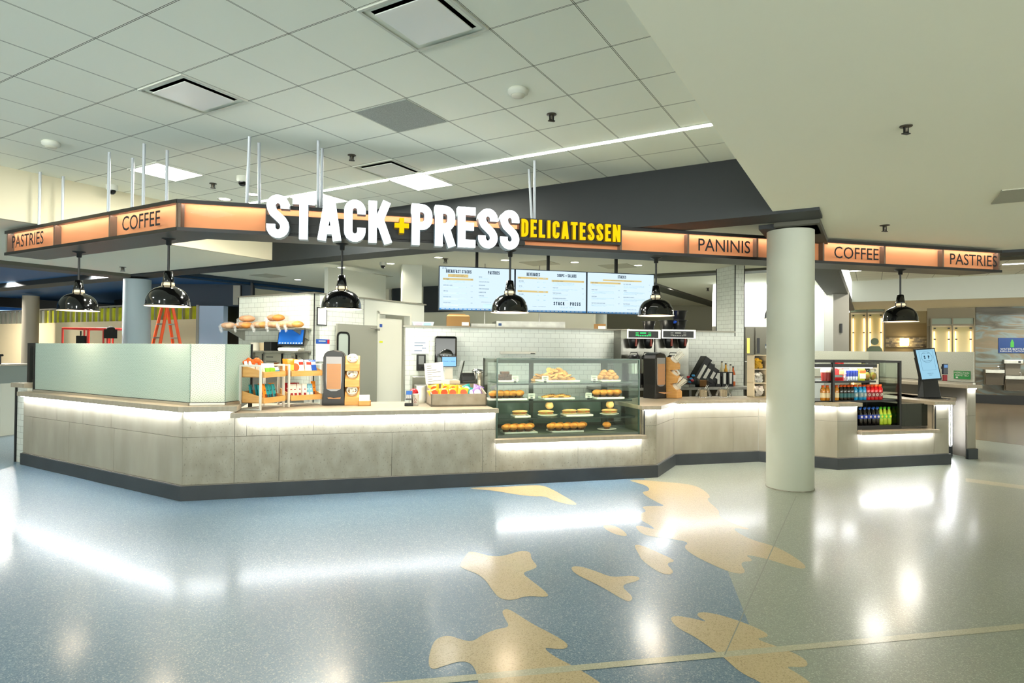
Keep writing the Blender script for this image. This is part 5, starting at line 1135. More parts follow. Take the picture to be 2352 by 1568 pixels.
oplate(1400,.775,.13,'oval plate at the right end of the third shelf',.24); wrap(inC(1400,.775,.2,.022),14,'wrap lying on the last plate of the third shelf',.19); lump('roll','bread_roll',M_bread,(.045,.045,.04),inC(1401,.775,.22,.085),'round roll perched on the last wrap of the third shelf','rolls','bread roll',30)
# deck
rplate(1192,.575,.42,.24,'dark-rimmed tray of muffins on the case floor at the left',.24); rplate(1298,.575,.42,.24,'tray of muffins in the middle of the case floor',.24)
for g,(u_,n,nm) in enumerate(((1162,4,'left'),(1266,5,'middle'))):
    for i in range(n):
        for j in range(2): muffin(inC(u_+i*17+j*5,.575,.18+.11*j,.027),'golden muffin on the %s tray of the case floor, %s row, %s along'%(nm,['front','rear'][j],ORD[i]),'muffins on the %s floor tray'%nm,i*40+j*20)
oplate(1394,.575,.13,'oval plate with a single muffin on the case floor'); muffin(inC(1394,.575,.26,.02),'single golden muffin alone on an oval plate on the case floor',None)
for u_,l in ((1180,'in front of the brownie tray'),): pass
for u_,z,l in ((1183,1.20,'beside the brownies'),(1252,1.20,'beside the cookie heap'),(1365,1.20,'before the scones'),(1221,.985,'between the muffins and the flat cookies'),(1352,.985,'left of the last muffins on the second shelf')):
    p=inC(u_,z,.12,0); s_=thing('price_card','small white price card '+l,'price card',p,fBC.a); MB().box(-.042,.042,-.001,.001,.02,.085).build('card',M_paper,s_); mb=MB(); mb.box(-.03,.03,-.002,-.001,.06,.063).box(-.03,.01,-.002,-.001,.05,.053).box(-.015,.015,-.002,-.001,.03,.038); mb.build('print',M_print,s_); MB().box(-.015,.015,-.006,.006,0,.02).build('clip',M_black,s_)
# ---------------------------------------------------------------- menu screens
fM=Fr(tuple(aty(1008,660,9.6))[:2],14.3)
SW=1.222; SHH=.69; zT=fM.px(1009,610)[1]; zB=zT-SHH
M_sc=emis('menu_screen','D4E9F6',.5); M_nv=mat('menu_navy','14344E',.7); M_gy=mat('menu_grey_text','8FA3B0',.8); M_yl=emis('menu_gold','E8CF8A',.42)
names=['left menu screen with BREAKFAST STACKS and PASTRIES','middle menu screen with BEVERAGES and SOUPS + SALADS','right menu screen headed STACKS']
def hd(mb,t_,x,z,h=.052): word(mb,t_,h,x,z,-.0075,-.006,t=.17,w=.42,gap=.1,align='C',xs=.95)
def item(mn,mg,mb_,x,z,name,price,wd,lines=2,px=None):
    mn.text(name,.0155,x,z,-.0065,xs=.62,align='LEFT',d=0,bold=.0003)
    if price: mn.text(price,.0145,x+wd,z,-.0065,xs=.7,align='RIGHT')
    for k in range(lines): mg.box(x,x+wd*(.8 if k<lines-1 else .5),-.0068,-.006,z-.022-.017*k,z-.016-.017*k)
for k in range(3):
    q=fM.w(k*SW,0); t=thing('menu_screen',names[k],'menu screen',(q.x,q.y,zB),fM.a,'hanging menu screens')
    MB().box(0,SW-.006,.0,.06,0,SHH).build('bezel',mat('bezel_navy','0E2436',.3),t)
    MB().box(.012,SW-.018,-.006,.0,.012,SHH-.012).build('display',M_sc,t)
    MB().box(.012,SW-.018,-.0068,-.006,.012,.037).build('footer_print',mat('footer_blue','1C5F96',.6,emit='1C5F96',es=.35),t)
    a=MB(); 
    for j in range(16): a.box(.04+.07*j,.04+.07*j+.05,-.0075,-.0068,.021,.029)
    H_=MB(); n=MB(); g=MB(); y=MB()
    if k==0:
        hd(H_,'BREAKFAST STACKS',.31,.585); hd(H_,'PASTRIES',.87,.585); n.text('all day',.03,.05,.645,-.0065,xs=.7,align='LEFT')
        y.box(.14,.46,-.0066,-.006,.52,.568); n.text('bagel - brioche - biscuit',.013,.3,.55,-.007); n.text('croissant - cheddar or pepper jack',.013,.3,.53,-.007,xs=.9)
        y.box(.06,.54,-.0066,-.006,.475,.505); n.text('lox bagel',.02,.07,.481,-.007,align='LEFT',xs=.9); n.text('14.00',.015,.53,.483,-.007,align='RIGHT',xs=.7)
        for j,(nm,pr) in enumerate((('BACON, EGG + CHEESE','11.15'),('HAM + EGG','11.15'),('BURNT ENDS + EGG','13.40'),('AVOCADO TOAST +','10.50'))): item(n,g,None,.07,.385-.09*j,nm,pr,.46)
        for k2 in range(2): g.box(.07,.4,-.0068,-.006,.455-.017*k2,.461-.017*k2)
        for j,nm in enumerate(('MUFFINS','CHOCOLATE CHIP COOKIE','OREO BROWNIE','TOFFEE CRUNCH BLONDIE','BLUEBERRY SCONE','COFFEE CAKE')): item(n,g,None,.63,.53-.055*j-(0.02 if j else 0),nm,'',.3,1 if j in (0,5) else 0)
        n.text('selection posted on case',.012,.75,.14,-.0065); g.box(.7,.95,-.0066,-.006,.05,.11)
    if k==1:
        hd(H_,'BEVERAGES',.3,.585); hd(H_,'SOUPS + SALADS',.87,.585)
        for zz,w1 in ((.535,'hot'),(.32,'cold')): y.box(.04,.55,-.0066,-.006,zz,zz+.03); n.text(w1,.02,.06,zz+.006,-.007,align='LEFT'); g.box(.36,.4,-.007,-.006,zz+.01,zz+.018); g.box(.47,.51,-.007,-.006,zz+.01,zz+.018)
        for zz,nm in ((.49,'DRIP COFFEE'),(.41,'HOT TEA'),(.28,'ICED COFFEE'),(.2,'ICED TEA')):
            item(n,g,None,.06,zz,nm,'',.2,1); g.box(.36,.4,-.007,-.006,zz-.005,zz+.004); g.box(.47,.51,-.007,-.006,zz-.005,zz+.004)
        n.text('CATERING  +  STACK-PRESS.COM',.011,.4,.09,-.0065)
        y.box(.61,1.17,-.0066,-.006,.505,.535); n.text('asia chicken caesar +',.02,.63,.511,-.007,align='LEFT',xs=.85); n.text('13.00',.015,1.16,.513,-.007,align='RIGHT',xs=.7)
        for k2 in range(3): g.box(.63,1.0,-.0068,-.006,.485-.017*k2,.491-.017*k2)
        for j,(nm,pr) in enumerate((('ITALIAN CHOP','13.00'),('TOMATO BASIL BISQUE +','10'),('OLD FASHIONED CHICKEN NOODLE +','10'))): item(n,g,None,.63,.40-.085*j,nm,pr,.53,2 if j<1 else 1)
        word(H_,'STACK',.055,.645,.125,-.0075,-.006,t=.19,gap=.2,xs=1.15); word(H_,'PRESS',.055,.93,.125,-.0075,-.006,t=.19,gap=.2,xs=1.15); y.box(.885,.9,-.007,-.006,.15,.155); g.text('DELICATESSEN',.022,.885,.08,-.0065,xs=1.3)
    if k==2:
        hd(H_,'STACKS',.62,.60); y.box(.28,.98,-.0066,-.006,.55,.575); n.text('bread choices and sides listed here  -  cheddar, swiss or pepper jack',.011,.63,.557,-.007)
        y.box(.06,.6,-.0066,-.006,.5,.53); n.text('spicy italian',.02,.08,.506,-.007,align='LEFT',xs=.9); n.text('12.20',.015,.58,.508,-.007,align='RIGHT',xs=.7)
        for k2 in range(2): g.box(.08,.5,-.0068,-.006,.48-.017*k2,.486-.017*k2)
        for j,(nm,pr) in enumerate((('SMOKED TURKEY','11.75'),('CAJUN TURKEY','10.90'),('CRISPY APPLE CHICKEN CRUNCH WRAP','12.15'))): item(n,g,None,.08,.39-.11*j,nm,pr,.5,3 if j==0 else 2)
        for j,(nm,pr) in enumerate((('DILLY TURKEY CHEESE','12'),('CAPRESE +','11'),('SMOKED BRISKET ON CIABATTA','13'),('DELLS TUNA SALAD','12'))): item(n,g,None,.65,.5-.11*j,nm,pr,.48,3 if j<3 else 2)
        n.text('selection posted on case',.012,.8,.08,-.0065)
    a.build('footer_lettering',M_white,t); H_.build('heading_lettering',M_nv,t); n.build('item_lettering',mat('menu_navy2','24506E',.7),t); g.build('description_lettering',mat('menu_lines','A3C0D2',.8,emit='9AB8CC',es=.3),t)
    y.build('highlight_print',M_yl,t)
for k,u in enumerate((1095,1259,1415)):
    x,_=fM.px(u,600,.08); q=fM.w(x,.08); single(MB().box(-.022,.022,-.022,.022,0,ZK-zT+.2).box(-.045,.045,-.03,.03,.5,.52).box(-.03,.03,-.05,-.0,.0,.2),'screen_bracket',M_black,'black ceiling pole holding the %s menu screen'%['left','middle','right'][k],'ceiling pole',(q.x,q.y,zT-.2),fM.a,'black poles of the menu screens')
# ---------------------------------------------------------------- back wall fittings
def onw(f,u,v,y=0): x,z=f.px(u,v,y); q=f.w(x,y); return Vector((q.x,q.y,z))
p=onw(fW,1021,808,-.0); t=thing('towel_dispenser','large glossy black paper towel dispenser on the white tiled wall','towel dispenser',(p.x,p.y,p.z),15)
MB().box(-.19,.19,-.2,-.0,-.24,.27).build('cover',M_blackg,t,bev=.04); MB().blob(0,-.2,-.05,.12,.02,.1,20,8).build('smoked_window',mat('smoke_black','1A1C18',.05,coat=1),t)
p=onw(fW,966,832); t=thing('soap_dispenser','black soap dispenser below the handwashing notice','soap dispenser',(p.x,p.y,p.z),15)
MB().box(-.075,.075,-.1,-.0,-.14,.135).build('housing',M_black,t,bev=.008); MB().box(-.045,.045,-.104,-.1,-.03,.11).build('window',mat('grey_window','6E706E',.2),t); MB().box(-.03,.03,-.12,-.1,-.1,-.06).build('push_bar',M_blackg,t)
p=onw(fW,965,796,-.01); t=thing('wall_notice','white handwashing notice with blue lines on the tiled wall','notice',(p.x,p.y,p.z),15)
MB().box(-.15,.15,-.004,.008,-.12,.12).build('sheet',M_paper,t); mb=MB()
for i,(a,b) in enumerate(((-.1,.09),(-.1,.05),(.03,.1),(-.1,.03))): mb.box(a,b,-.006,-.004,.06-.045*i,.07-.045*i)
mb.build('blue_lettering',mat('notice_blue','28527E',.7),t); mb=MB()
for i in range(10): mb.stroke([(-.1+.02*i,.03-.05*(i%2)),(-.095+.02*i,.045-.05*(i%2)),(-.088+.02*i,.03-.05*(i%2))],.003,-.006,-.004)
mb.build('drawings',mat('notice_grey','8A8A88',.7),t)
x0_,z_=fW.px(1149,810,-.03); x1_,_=fW.px(1231,810,-.03); q=fW.w(x0_,0); t=thing('ticket_rail','thin aluminium ticket rail on the white tiled wall','ticket rail',(q.x,q.y,z_),15); MB().box(0,x1_-x0_,-.03,0,-.02,.025).build('rail',M_alu,t,bev=.004); MB().box(x1_-x0_-.1,x1_-x0_-.02,-.035,-.03,-.018,.0).build('end_clip',M_black,t)
# hand sink
p=onw(fW,975,885,-.4); t=thing('hand_sink','stainless hand sink splash on the wall under the soap dispenser','sink',(p.x,p.y,.95),15); MB().box(-.2,.2,-.0,.38,-.15,.2).build('basin',M_steel2,t,bev=.01)
# things on top of the wall
p=onw(fW,972,742,.06); t=thing('plastic_tray_box','flat clear plastic box with pink and blue print on top of the tiled wall','plastic box',(p.x,p.y,2.0),15); MB().add([(-.17,-.06,0),(.16,-.06,0),(.16,.08,0),(-.17,.08,0),(-.19,-.07,.065),(.18,-.07,.065),(.18,.09,.065),(-.19,.09,.065)],[(0,3,2,1),(4,5,6,7),(0,1,5,4),(1,2,6,5),(2,3,7,6),(3,0,4,7)]).build('shell',mat('cloudy_plastic','CBD6DC',.2),t); MB().box(-.15,-.03,-.075,-.06,.01,.05).build('pink_label',mat('pink_label','E6A8B4',.6),t); MB().box(.0,.12,-.075,-.06,.01,.05).build('blue_label',mat('ltblue_label','9CC4E4',.6),t)
p=onw(fW,1052,748,.06); t=thing('cardboard_box','open brown cardboard box standing on the tiled wall','cardboard box',(p.x,p.y,2.0),8); MB().box(-.2,.2,-.1,.14,0,.17).build('carton',mat('cardboard','9A7442',.8),t); MB().add([(-.2,.14,.17),(.2,.14,.17),(.12,.16,.23),(-.14,.16,.23),(-.2,.15,.17),(.2,.15,.17),(.12,.17,.23),(-.14,.17,.23)],[(0,1,2,3),(7,6,5,4),(0,4,5,1),(1,5,6,2),(2,6,7,3),(3,7,4,0)]).add([(-.2,-.1,.17),(.2,-.1,.17),(.18,-.02,.2),(-.18,-.02,.2)],[(0,1,2,3)]).build('flap',mat('cardboard_light','B8935A',.8),t); MB().box(.06,.18,-.104,-.1,.01,.07).build('shipping_label',M_paper,t)
p=onw(fW,1379,753,.06); t=thing('cardboard_box','small cardboard box with white label, half hidden on the tiled wall','cardboard box',(p.x,p.y,2.0),18); MB().box(-.085,.085,-.05,.1,0,.09).build('carton',MATS['cardboard'],t); MB().box(-.07,.08,-.054,-.05,-.0,.05).build('shipping_label',M_paper,t)
# extraction hood behind the wall
fHd=Fr((-1.0,11.9),8); t=thing('extraction_hood','long stainless extraction hood rising behind the white tiled wall','hood',(0,0,0)); b=MB(); pxbox(fHd,1140,738,1298,764,0,.8,b); pxbox(fHd,1082,743,1140,764,.1,.8,b); o=b.build('canopy_panel',M_steel,t); o.location=(*fHd.o,0); o.rotation_euler=(0,0,R(8)); b=MB(); pxbox(fHd,1145,742,1152,748,-.01,0,b); o=b.build('badge',mat('badge_blue','22406E',.4),t); o.location=(*fHd.o,0); o.rotation_euler=(0,0,R(8))
t.location=(0,0,0); b=MB(); 
for x in (.5,1.6): b.box(x-.01,x+.01,.3,.32,1.8,ZK)
o=b.build('suspension_rod',M_steel,t); o.location=(*fHd.o,0); o.rotation_euler=(0,0,R(8))
# ---------------------------------------------------------------- back counter and coffee brewers
xa=fW.px(1428,880,-.65)[0]; xb_=fW.px(1735,880,-.65)[0]
t=thing('back_counter','stainless work counter along the tiled wall carrying the coffee brewers','work counter',(*fW.o,0),15)
MB().box(xa-.4,xb_,-.65,-.01,.9,.95).build('worktop',M_steel,t,bev=.004)
for x in (xa-.3,(xa+xb_)/2,xb_-.15): MB().box(x,x+.05,-.6,-.55,0,.9).build('leg',M_steel,t)
MB().box(xa-.38,xb_-.02,-.55,-.05,.3,.33).build('undershelf',mat('undershelf','4A4638',.5),t); MB().box(xa-.38,xb_-.3,-.2,-.18,.33,.9).build('back_sheet',mat('under_dark','4E4636',.7),t)
def brewer(u0,u1,lab,green):
    y=-.5; x0_=fW.px(u0,800,y)[0]; x1_=fW.px(u1,800,y)[0]; w_=x1_-x0_; q=fW.w(x0_,y); zz=.95; H_=fW.px(u0,756,y)[1]-zz
    t=thing('coffee_brewer',lab,'coffee brewer',(q.x,q.y,zz),15,'twin coffee brewers')
    MB().box(0,w_,.1,.42,0,H_-.14).box(0,.05,.1,.42,0,H_).box(0,w_,-.12,.42,0,.05).build('body',M_steel,t,bev=.004)
    MB().box(0.0,w_,-.14,.42,H_-.17,H_).build('head',M_steel2,t,bev=.006)
    MB().box(.03,w_-.05,-.146,-.14,H_-.15,H_-.03).build('control_panel',M_black,t)
    mb=MB(); gm=emis('led_green','2AE060',1.2) if green else mat('panel_white','B8B8B0',.5)
    mb.box(w_*.38,w_*.55,-.149,-.146,H_-.075,H_-.055)
    for i in range(3):
        for j in (0,1): mb.box(w_*(.25 if not j else .62),w_*(.33 if not j else .7),-.149,-.146,H_-.065-.025*i,H_-.058-.025*i)
    for i in range(6): mb.box(w_*(.33+.05*i),w_*(.355+.05*i),-.149,-.146,H_-.12,H_-.105)
    mb.build('indicator_lights',gm,t)
    for cx_ in ((.28,.72) if green else (.3,.7)):
        MB().lathe([(.09,H_-.19),(.1,H_-.2),(.06,H_-.33),(.03,H_-.34),(0,H_-.34)][::-1] if False else [(.03,H_-.34),(.06,H_-.33),(.095,H_-.2),(.09,H_-.17)],20,cx=w_*cx_,cy=-.02).build('brew_basket',M_black,t)
        MB().box(w_*cx_-.012,w_*cx_+.012,-.14,-.1,H_-.3,H_-.17).build('basket_handle',mat('handle_red','8C3A2C',.4),t)
    return (x0_,w_,H_,y)
b1=brewer(1432,1509,'coffee brewer with glowing green display, nearest the pastry case',True); b2_=brewer(1511,1589,'coffee brewer with unlit display, next to the tiled wall',False)
def airpot(u,lab,y=-.62):
    x=fW.px(u,800,y)[0]; q=fW.w(x,y); t=thing('coffee_airpot',lab,'coffee airpot',(q.x,q.y,1.0),15,'steel coffee airpots'); 
    MB().box(-.09,.09,-.1,.09,-.05,.2).build('base_stand',M_black,t); MB().lathe([(.1,.2),(.1,.45)],28).build('body',M_steel2,t); MB().lathe([(.102,.45),(.1,.5),(.07,.53),(0,.53)],28).build('lid',M_black,t); MB().box(-.012,.012,-.14,-.06,.17,.2).tube([(-.09,0,.5),(-.06,0,.57),(.06,0,.57),(.09,0,.5)],.008,6).build('handle',M_black,t)
airpot(1456,'steel coffee airpot under the green display, left one'); airpot(1487,'steel coffee airpot under the green display, right one'); airpot(1546,'steel coffee airpot half hidden behind the straw holder')
def bucket(u,v,s,lab,c='141414'):
    y=-.45; x,z=fW.px(u,v,y); q=fW.w(x,y); zt=b1[2]+.95
    t=thing('black_bucket',lab,'bucket',(q.x,q.y,zt+(max(0,z-zt) if z>zt+.1 else 0)),15,'black buckets on the brewers'); MB().lathe([(.085*s,0),(.115*s,.145*s),(.135*s,.15*s),(.13*s,.155*s),(.108*s,.15*s),(.08*s,.01)],24).build('bucket_wall',mat('bucket_black','17181A',.35),t); return t
bucket(1490,756,1,'small black plastic bucket on the green-lit brewer'); bucket(1531,756,1.15,'black plastic bucket with blue cloth on the second brewer'); bucket(1559,756,1.2,'lower black bucket of the stack on the second brewer'); bucket(1559,737,1.2,'upper black bucket of the stack on the second brewer')
x,z=fW.px(1546,739,-.5); q=fW.w(x,-.5); single(MB().blob(0,0,0,.09,.05,.03,12,6,0,.1),'cleaning_cloth',mat('blue_cloth','1C4FC0',.9),'blue cloth draped over the black bucket','cloth',(q.x,q.y,z))
# lid and cup organisers
def lidbox(u,v,ang,L_,lab):
    y=-.4; x,z=fW.px(u,v,y); q=fW.w(x,y); t=thing('lid_organizer',lab,'cup lid organizer',(q.x,q.y,.95),15,'slanted black lid organizers')
    b=MB(); b.M=Matrix.Translation((0,0,.1))@Matrix.Rotation(R(ang),4,'Y')
    b.box(-.075,.075,-.11,.08,-.02,L_).build('bin',M_black,t,bev=.004)
    c2=MB(); c2.M=b.M; c2.box(-.03,.03,-.118,-.11,.06,L_*.7); c2.build('lid_stack',M_paper,t)
    o=MB().box(-.1,.12,-.1,.1,0,.12).build('foot',M_black,t)
for k,(u,L_) in enumerate(((1592,.5),(1606,.38),(1622,.28),(1634,.2))): lidbox(u,890,32,L_,'slanted black lid organizer, %s from the coffee brewer'%ORD[k])
for k,u in enumerate((1646,1660,1674)):
    y=-.45; x,_=fW.px(u,850,y); q=fW.w(x,y); t=thing('cup_dispenser','upright black cup sleeve before the syrup bottles, %s from the slanted organizers'%ORD[k],'cup dispenser',(q.x,q.y,.95),15,'upright black cup sleeves'); MB().box(-.055,.055,-.06,.06,0,.27).build('sleeve',M_black,t); MB().lathe([(.035,.05),(.038,.25)],16,cx=0,cy=-.035).build('cup_stack',M_paper,t)
def bottle(name,lab,cat,grp,p,prof,body,cap,label=None,capc=None,key=None,zl=None,logo=None):
    if key in PR: return dup(PR[key],p,random.uniform(-25,25) if not logo else random.uniform(5,25),lab,grp)
    t=thing(name,lab,cat,p,15,grp); MB().lathe(prof,20).build('body',body,t); r=prof[-1][0]; z=prof[-1][1]
    MB().lathe([(r+.003,z-.004),(r+.003,z+.018),(0,z+.018)],16).build('cap',cap,t)
    if label:
        rm=max(a for a,_ in prof)+.0008; MB().lathe([(rm,zl[0]),(rm,zl[1])],20,cap=False).build('label',label,t)
        if logo:
            m2=MB(); kind,lm=logo
            if kind=='G': m2.stroke([(.016,.014+.0)]+arc(0,0,.016,.016,35,330)+[(.016,0),(.002,0)],.006,-.0015-rm,-rm+.002); m2.M=None
            else: m2.prism([(.017*math.cos(R(30*i)),.017*math.sin(R(30*i))) for i in range(12)],-rm-.0015,-rm+.004,axis='y')
            o=m2.build('logo',lm,t); o.location.z=(zl[0]+zl[1])/2
    PR[key]=t; return t
PB=[(.03,0),(.034,.01),(.034,.16),(.014,.21),(.013,.25)]
for k,(u,h,c) in enumerate(((1640,1,'D8DCD4'),(1658,1.15,'CFC8A8'),(1667,1.05,'D9A23A'),(1678,1,'D4D0BC'),(1684,.9,'C8683A'))):
    y=-.2; x,_=fW.px(u,850,y); q=fW.w(x,y); b=bottle('syrup_bottle','syrup bottle behind the black sleeves, %s from the brewer side'%ORD[k],'bottle','syrup bottles against the tiles',(q.x,q.y,.95),[(a*1.2,z*1.55*h) for a,z in PB],mat('syrup_'+c,c,.2),M_black,M_paper,key='syr%d'%k,zl=(.08,.2))
x,_=fW.px(1612,880,-.58); q=fW.w(x,-.58); t=thing('clear_bin','clear plastic bin with brown sleeves on the back counter','plastic bin',(q.x,q.y,.95),15); MB().box(-.09,.09,-.07,.1,0,.005).box(-.09,.09,-.07,-.066,0,.16).box(-.09,-.086,-.07,.1,0,.16).box(.086,.09,-.07,.1,0,.16).build('bin',M_plastic,t); MB().box(-.07,.07,-.05,.05,.006,.13).build('cup_sleeves',mat('sleeve_brown','A9794A',.8),t,bev=.01)
x,_=fW.px(1590,880,-.58); q=fW.w(x,-.58); t=thing('clear_bin','clear plastic bin with blue and red packets on the back counter','plastic bin',(q.x,q.y,.95),15); MB().box(-.1,.1,-.07,.1,0,.005).box(-.1,.1,-.07,-.066,0,.14).box(-.1,-.096,-.07,.1,0,.14).box(.096,.1,-.07,.1,0,.14).build('bin',M_plastic,t); mb=MB(); [mb.blob(random.uniform(-.07,.07),random.uniform(-.04,.06),.03+.03*k,.035,.03,.025,8,5,k%2) for k in range(7)]; mb.build('packets',[mat('packet_blue','3C8FC4',.5),mat('packet_red','C4303A',.5)],t)
# ---------------------------------------------------------------- bread wall: shelves, bread, screen
def f1x(u,v,y): x,z=f1.px(u,v,y); return x,z
x0_=f1.px(512,752,-.02)[0]; zS=f1.px(700,752,-.35)[1]; zS2=f1.px(690,806,-.3)[1]
for z,dep,nm,xl_ in ((zS,.36,'upper stainless wall shelf piled with bagged bread',-1.86),(zS2,.32,'lower stainless wall shelf with tubs and the blue screen',-1.55)):
    t=thing('wall_shelf',nm,'shelf',(*f1.o,z),f1.a,'stainless shelves on the bread wall'); MB().box(xl_,-.06,-dep,-.0,-.03,0).build('shelf_board',M_steel,t,bev=.003)
    for x in (xl_+.1,-.12): MB().prism([(-dep+.02,-.03),(0,-.03),(0,-.2)],x-.01,x+.01,axis='x').build('bracket',M_steel,t)
M_loaf=mat('loaf','D8954A',.6,noise=(8,.25,'B5702E')); M_film=mat('bread_film','F0F0EC',.25,alpha=.16)
LO=[(525,-.2,0,'pale flat loaf overhanging the left end of the shelf','E0B88C'),(560,-.24,0,'bagged rolls second from the left on the upper shelf','D8954A'),(567,-.2,1,'bagged rolls lying on top of the left bread pile','D8954A'),(598,-.24,0,'bagged buns in the middle of the upper shelf','D09A58'),(631,-.24,0,'bagged loaf right of the middle of the upper shelf','D8954A'),(633,-.2,1,'bagged golden loaf on top of the right bread pile','C88038'),(655,-.24,0,'bagged loaf second from the right on the upper shelf','D8A050'),(675,-.22,0,'bagged square loaf at the right end of the bread row','D49A4E')]
for k,(u,y,up,lab,c) in enumerate(LO):
    x,_=f1.px(u,745,y); q=f1.w(x,y); t=thing('bagged_loaf',lab,'bread',(q.x,q.y,zS+.0+up*.115),f1.a+random.uniform(-15,15),'bagged bread on the upper shelf')
    mb=MB(); n_=3 if k%2 else 2
    for j in range(n_): mb.blob((j-(n_-1)/2)*.09,random.uniform(-.01,.02),.062,.075,.11,.055,12,7,0,.05)
    mb.build('bread',mat('loaf_'+c,c,.6,noise=(8,.25,'B5702E')),t)
    mb=MB(); mb.blob(0,0,.066,.16,.13,.064,14,8,0,.08); [mb.blob(.03*j-.02,-.15-.012*j,.03-.035*j,.045-.008*j,.02,.03,8,5,0,.3) for j in range(3)]; mb.build('plastic_bag',M_film,t)
for k,(u,c,lab) in enumerate(((587,'DDD8C8','white plastic tub on the lower wall shelf'),(607,'C8B490','beige plastic tub beside the white one on the lower wall shelf'))):
    x,_=f1.px(u,795,-.18); q=f1.w(x,-.18); t=thing('food_tub',lab,'tub',(q.x,q.y,zS2),f1.a,'tubs on the lower shelf'); MB().lathe([(.07,0),(.085,.13)],4 if 0 else 20).build('tub_body',mat('tub_'+c,c,.5),t); MB().lathe([(.088,.13),(.088,.14),(0,.142)],20).build('lid',mat('tub_lid','B9B5A4',.3),t)
x,_=f1.px(625,795,-.2); q=f1.w(x,-.2); single(MB().box(-.09,.09,-.1,.12,0,.15),'label_printer',M_black,'squat black label printer left of the blue screen','printer',(q.x,q.y,zS2),f1.a,bev=.01)
x,_=f1.px(551,795,-.2); q=f1.w(x,-.2); single(MB().blob(0,0,.05,.12,.1,.05,12,7,0,.08),'bagel_bag',mat('bagel_brown','9A6030',.6),'brown bagels in a bag just above the frosted glass','bread',(q.x-.02,q.y,zS2),f1.a)
pS=aty(671,800,9.55); t=thing('kitchen_screen','blue touch screen on a pale stand before the bread wall','screen',(pS.x,pS.y,zS2-.0),-12)
t.location=(f1.w(f1.px(671,800,-.22)[0],-.22)[:2]+(zS2,)) if False else (f1.w(f1.px(671,800,-.2)[0],-.2).x,f1.w(f1.px(671,800,-.2)[0],-.2).y,zS2)
MB().prism([(-.17,.0),(.17,.0),(.19,.03),(.17,.055),(-.17,.055),(-.19,.03)],-.12,.06,axis='y').build('stand',mat('stand_cream','D2CFC0',.4),t)
b=MB(); b.M=Matrix.Translation((0,-.05,.08))@Matrix.Rotation(R(-10),4,'X'); b.box(-.235,.235,-.015,.02,0,.3); b.build('screen_frame',M_black,t,bev=.006)
b2=MB(); b2.M=b.M; b2.box(-.22,.22,-.019,-.015,.03,.285); b2.build('display',mat('screen_blue','1A4A8A',.1,emit='1E5AA8',es=.3),t); b3=MB(); b3.M=b.M; [b3.box(-.2+.05*i,-.175+.05*i,-.022,-.019,.04,.052) for i in range(9)]; b3.build('screen_icons',mat('icon_white','CFE0F0',.5,emit='CFE0F0',es=.35),t)
# posters
for k,(u0,u1) in enumerate(((568,580),(583,604),(607,648),(668,681),(683,706))):
    t=pthing(f1,u0,808,u1,858,-.02,-.01,'prep_poster',mat('poster_paper','C9C4B4',.7),'laminated food preparation sheet under the lower wall shelf, %s from the left'%ORD[k],'poster','prep sheets under the shelf')
    mb=MB(); x0p,z0p=f1.px(u0,856,-.02); x1p,z1p=f1.px(u1,812,-.02); w_=x1p-x0p; h_=z1p-z0p
    for i in range(4):
        mb.box(x0p+w_*.1,x0p+w_*(.5+.1*(i%3)),-.022,-.02,z0p+h_*(.15+.22*i),z0p+h_*(.18+.22*i))
    mb.box(x0p+w_*.55,x0p+w_*.85,-.0225,-.02,z0p+h_*.35,z0p+h_*.55,1); mb.build('print',[M_print,mat('food_picture','B0643A',.7)],t)
    if k<4: single(MB().box(-.012,.012,-.03,-.005,-.0,.34),'poster_clip_rail',M_black,'black vertical strip beside the %s prep sheet'%ORD[k],'strip',(*f1.w(f1.px(u1+1.5,830,0)[0],0)[:2],z0p),f1.a,'strips between prep sheets')
# work table under the bread wall
t=thing('prep_table','stainless prep table with sloped cover below the bread wall','prep table',(*f1.o,0),f1.a); MB().box(-1.7,-.05,-.75,-.15,.2,.9).build('cabinet',M_steel,t); MB().box(-1.72,-.03,-.78,-.13,.9,.94).build('worktop',M_steel2,t); MB().prism([(-.6,.94),(-.2,.94),(-.2,1.2)],-1.5,-.4,axis='x').build('sloped_cover',M_steel,t)
# framed notice, notices
t=pthing(f1r,729,706,751,747,-.02,-.0,'framed_notice',M_black,'white notice in a thin black frame on the tiled wall beside the door','framed notice')
b=MB(); pxbox(f1r,730.5,708,749.5,745,-.024,-.02,b); b.build('sheet',M_paper,t); b=MB(); xw,zw=f1r.px(732,742,-.025); xw2,zw2=f1r.px(748,711,-.025); [b.box(xw+.02,xw+.02+(xw2-xw)*random.uniform(.5,.8),-.0262,-.025,zw+.03+i*.028,zw+.034+i*.028) for i in range(9)]; b.build('text_lines',mat('faint_grey','A8AAA8',.8),t)
t=pthing(f1r,726,780,757,830,-.014,-.002,'posted_notice',M_paper,'white posted notice with a blue and red header beside the grey door','notice')
b=MB(); pxbox(f1r,726,779,757,789,-.017,-.014,b); pxbox(f1r,752,780,757,789,-.019,-.017,b,1); pxbox(f1r,732,782,748,784,-.019,-.017,b,2); b.build('header_band',[mat('head_blue','2450A0',.5),mat('head_red','C0242C',.5),M_white],t)
t=pthing(f1r,871,744,878,751,.055,.06,'door_sticker',mat('sticker_blue','234A9A',.5),'small blue sticker on the cream inner door','sticker'); t=pthing(f1r,870,783,879,787,.055,.06,'door_sticker',mat('sticker_yellow','D8DC2A',.5),'small yellow sticker on the cream inner door','sticker')
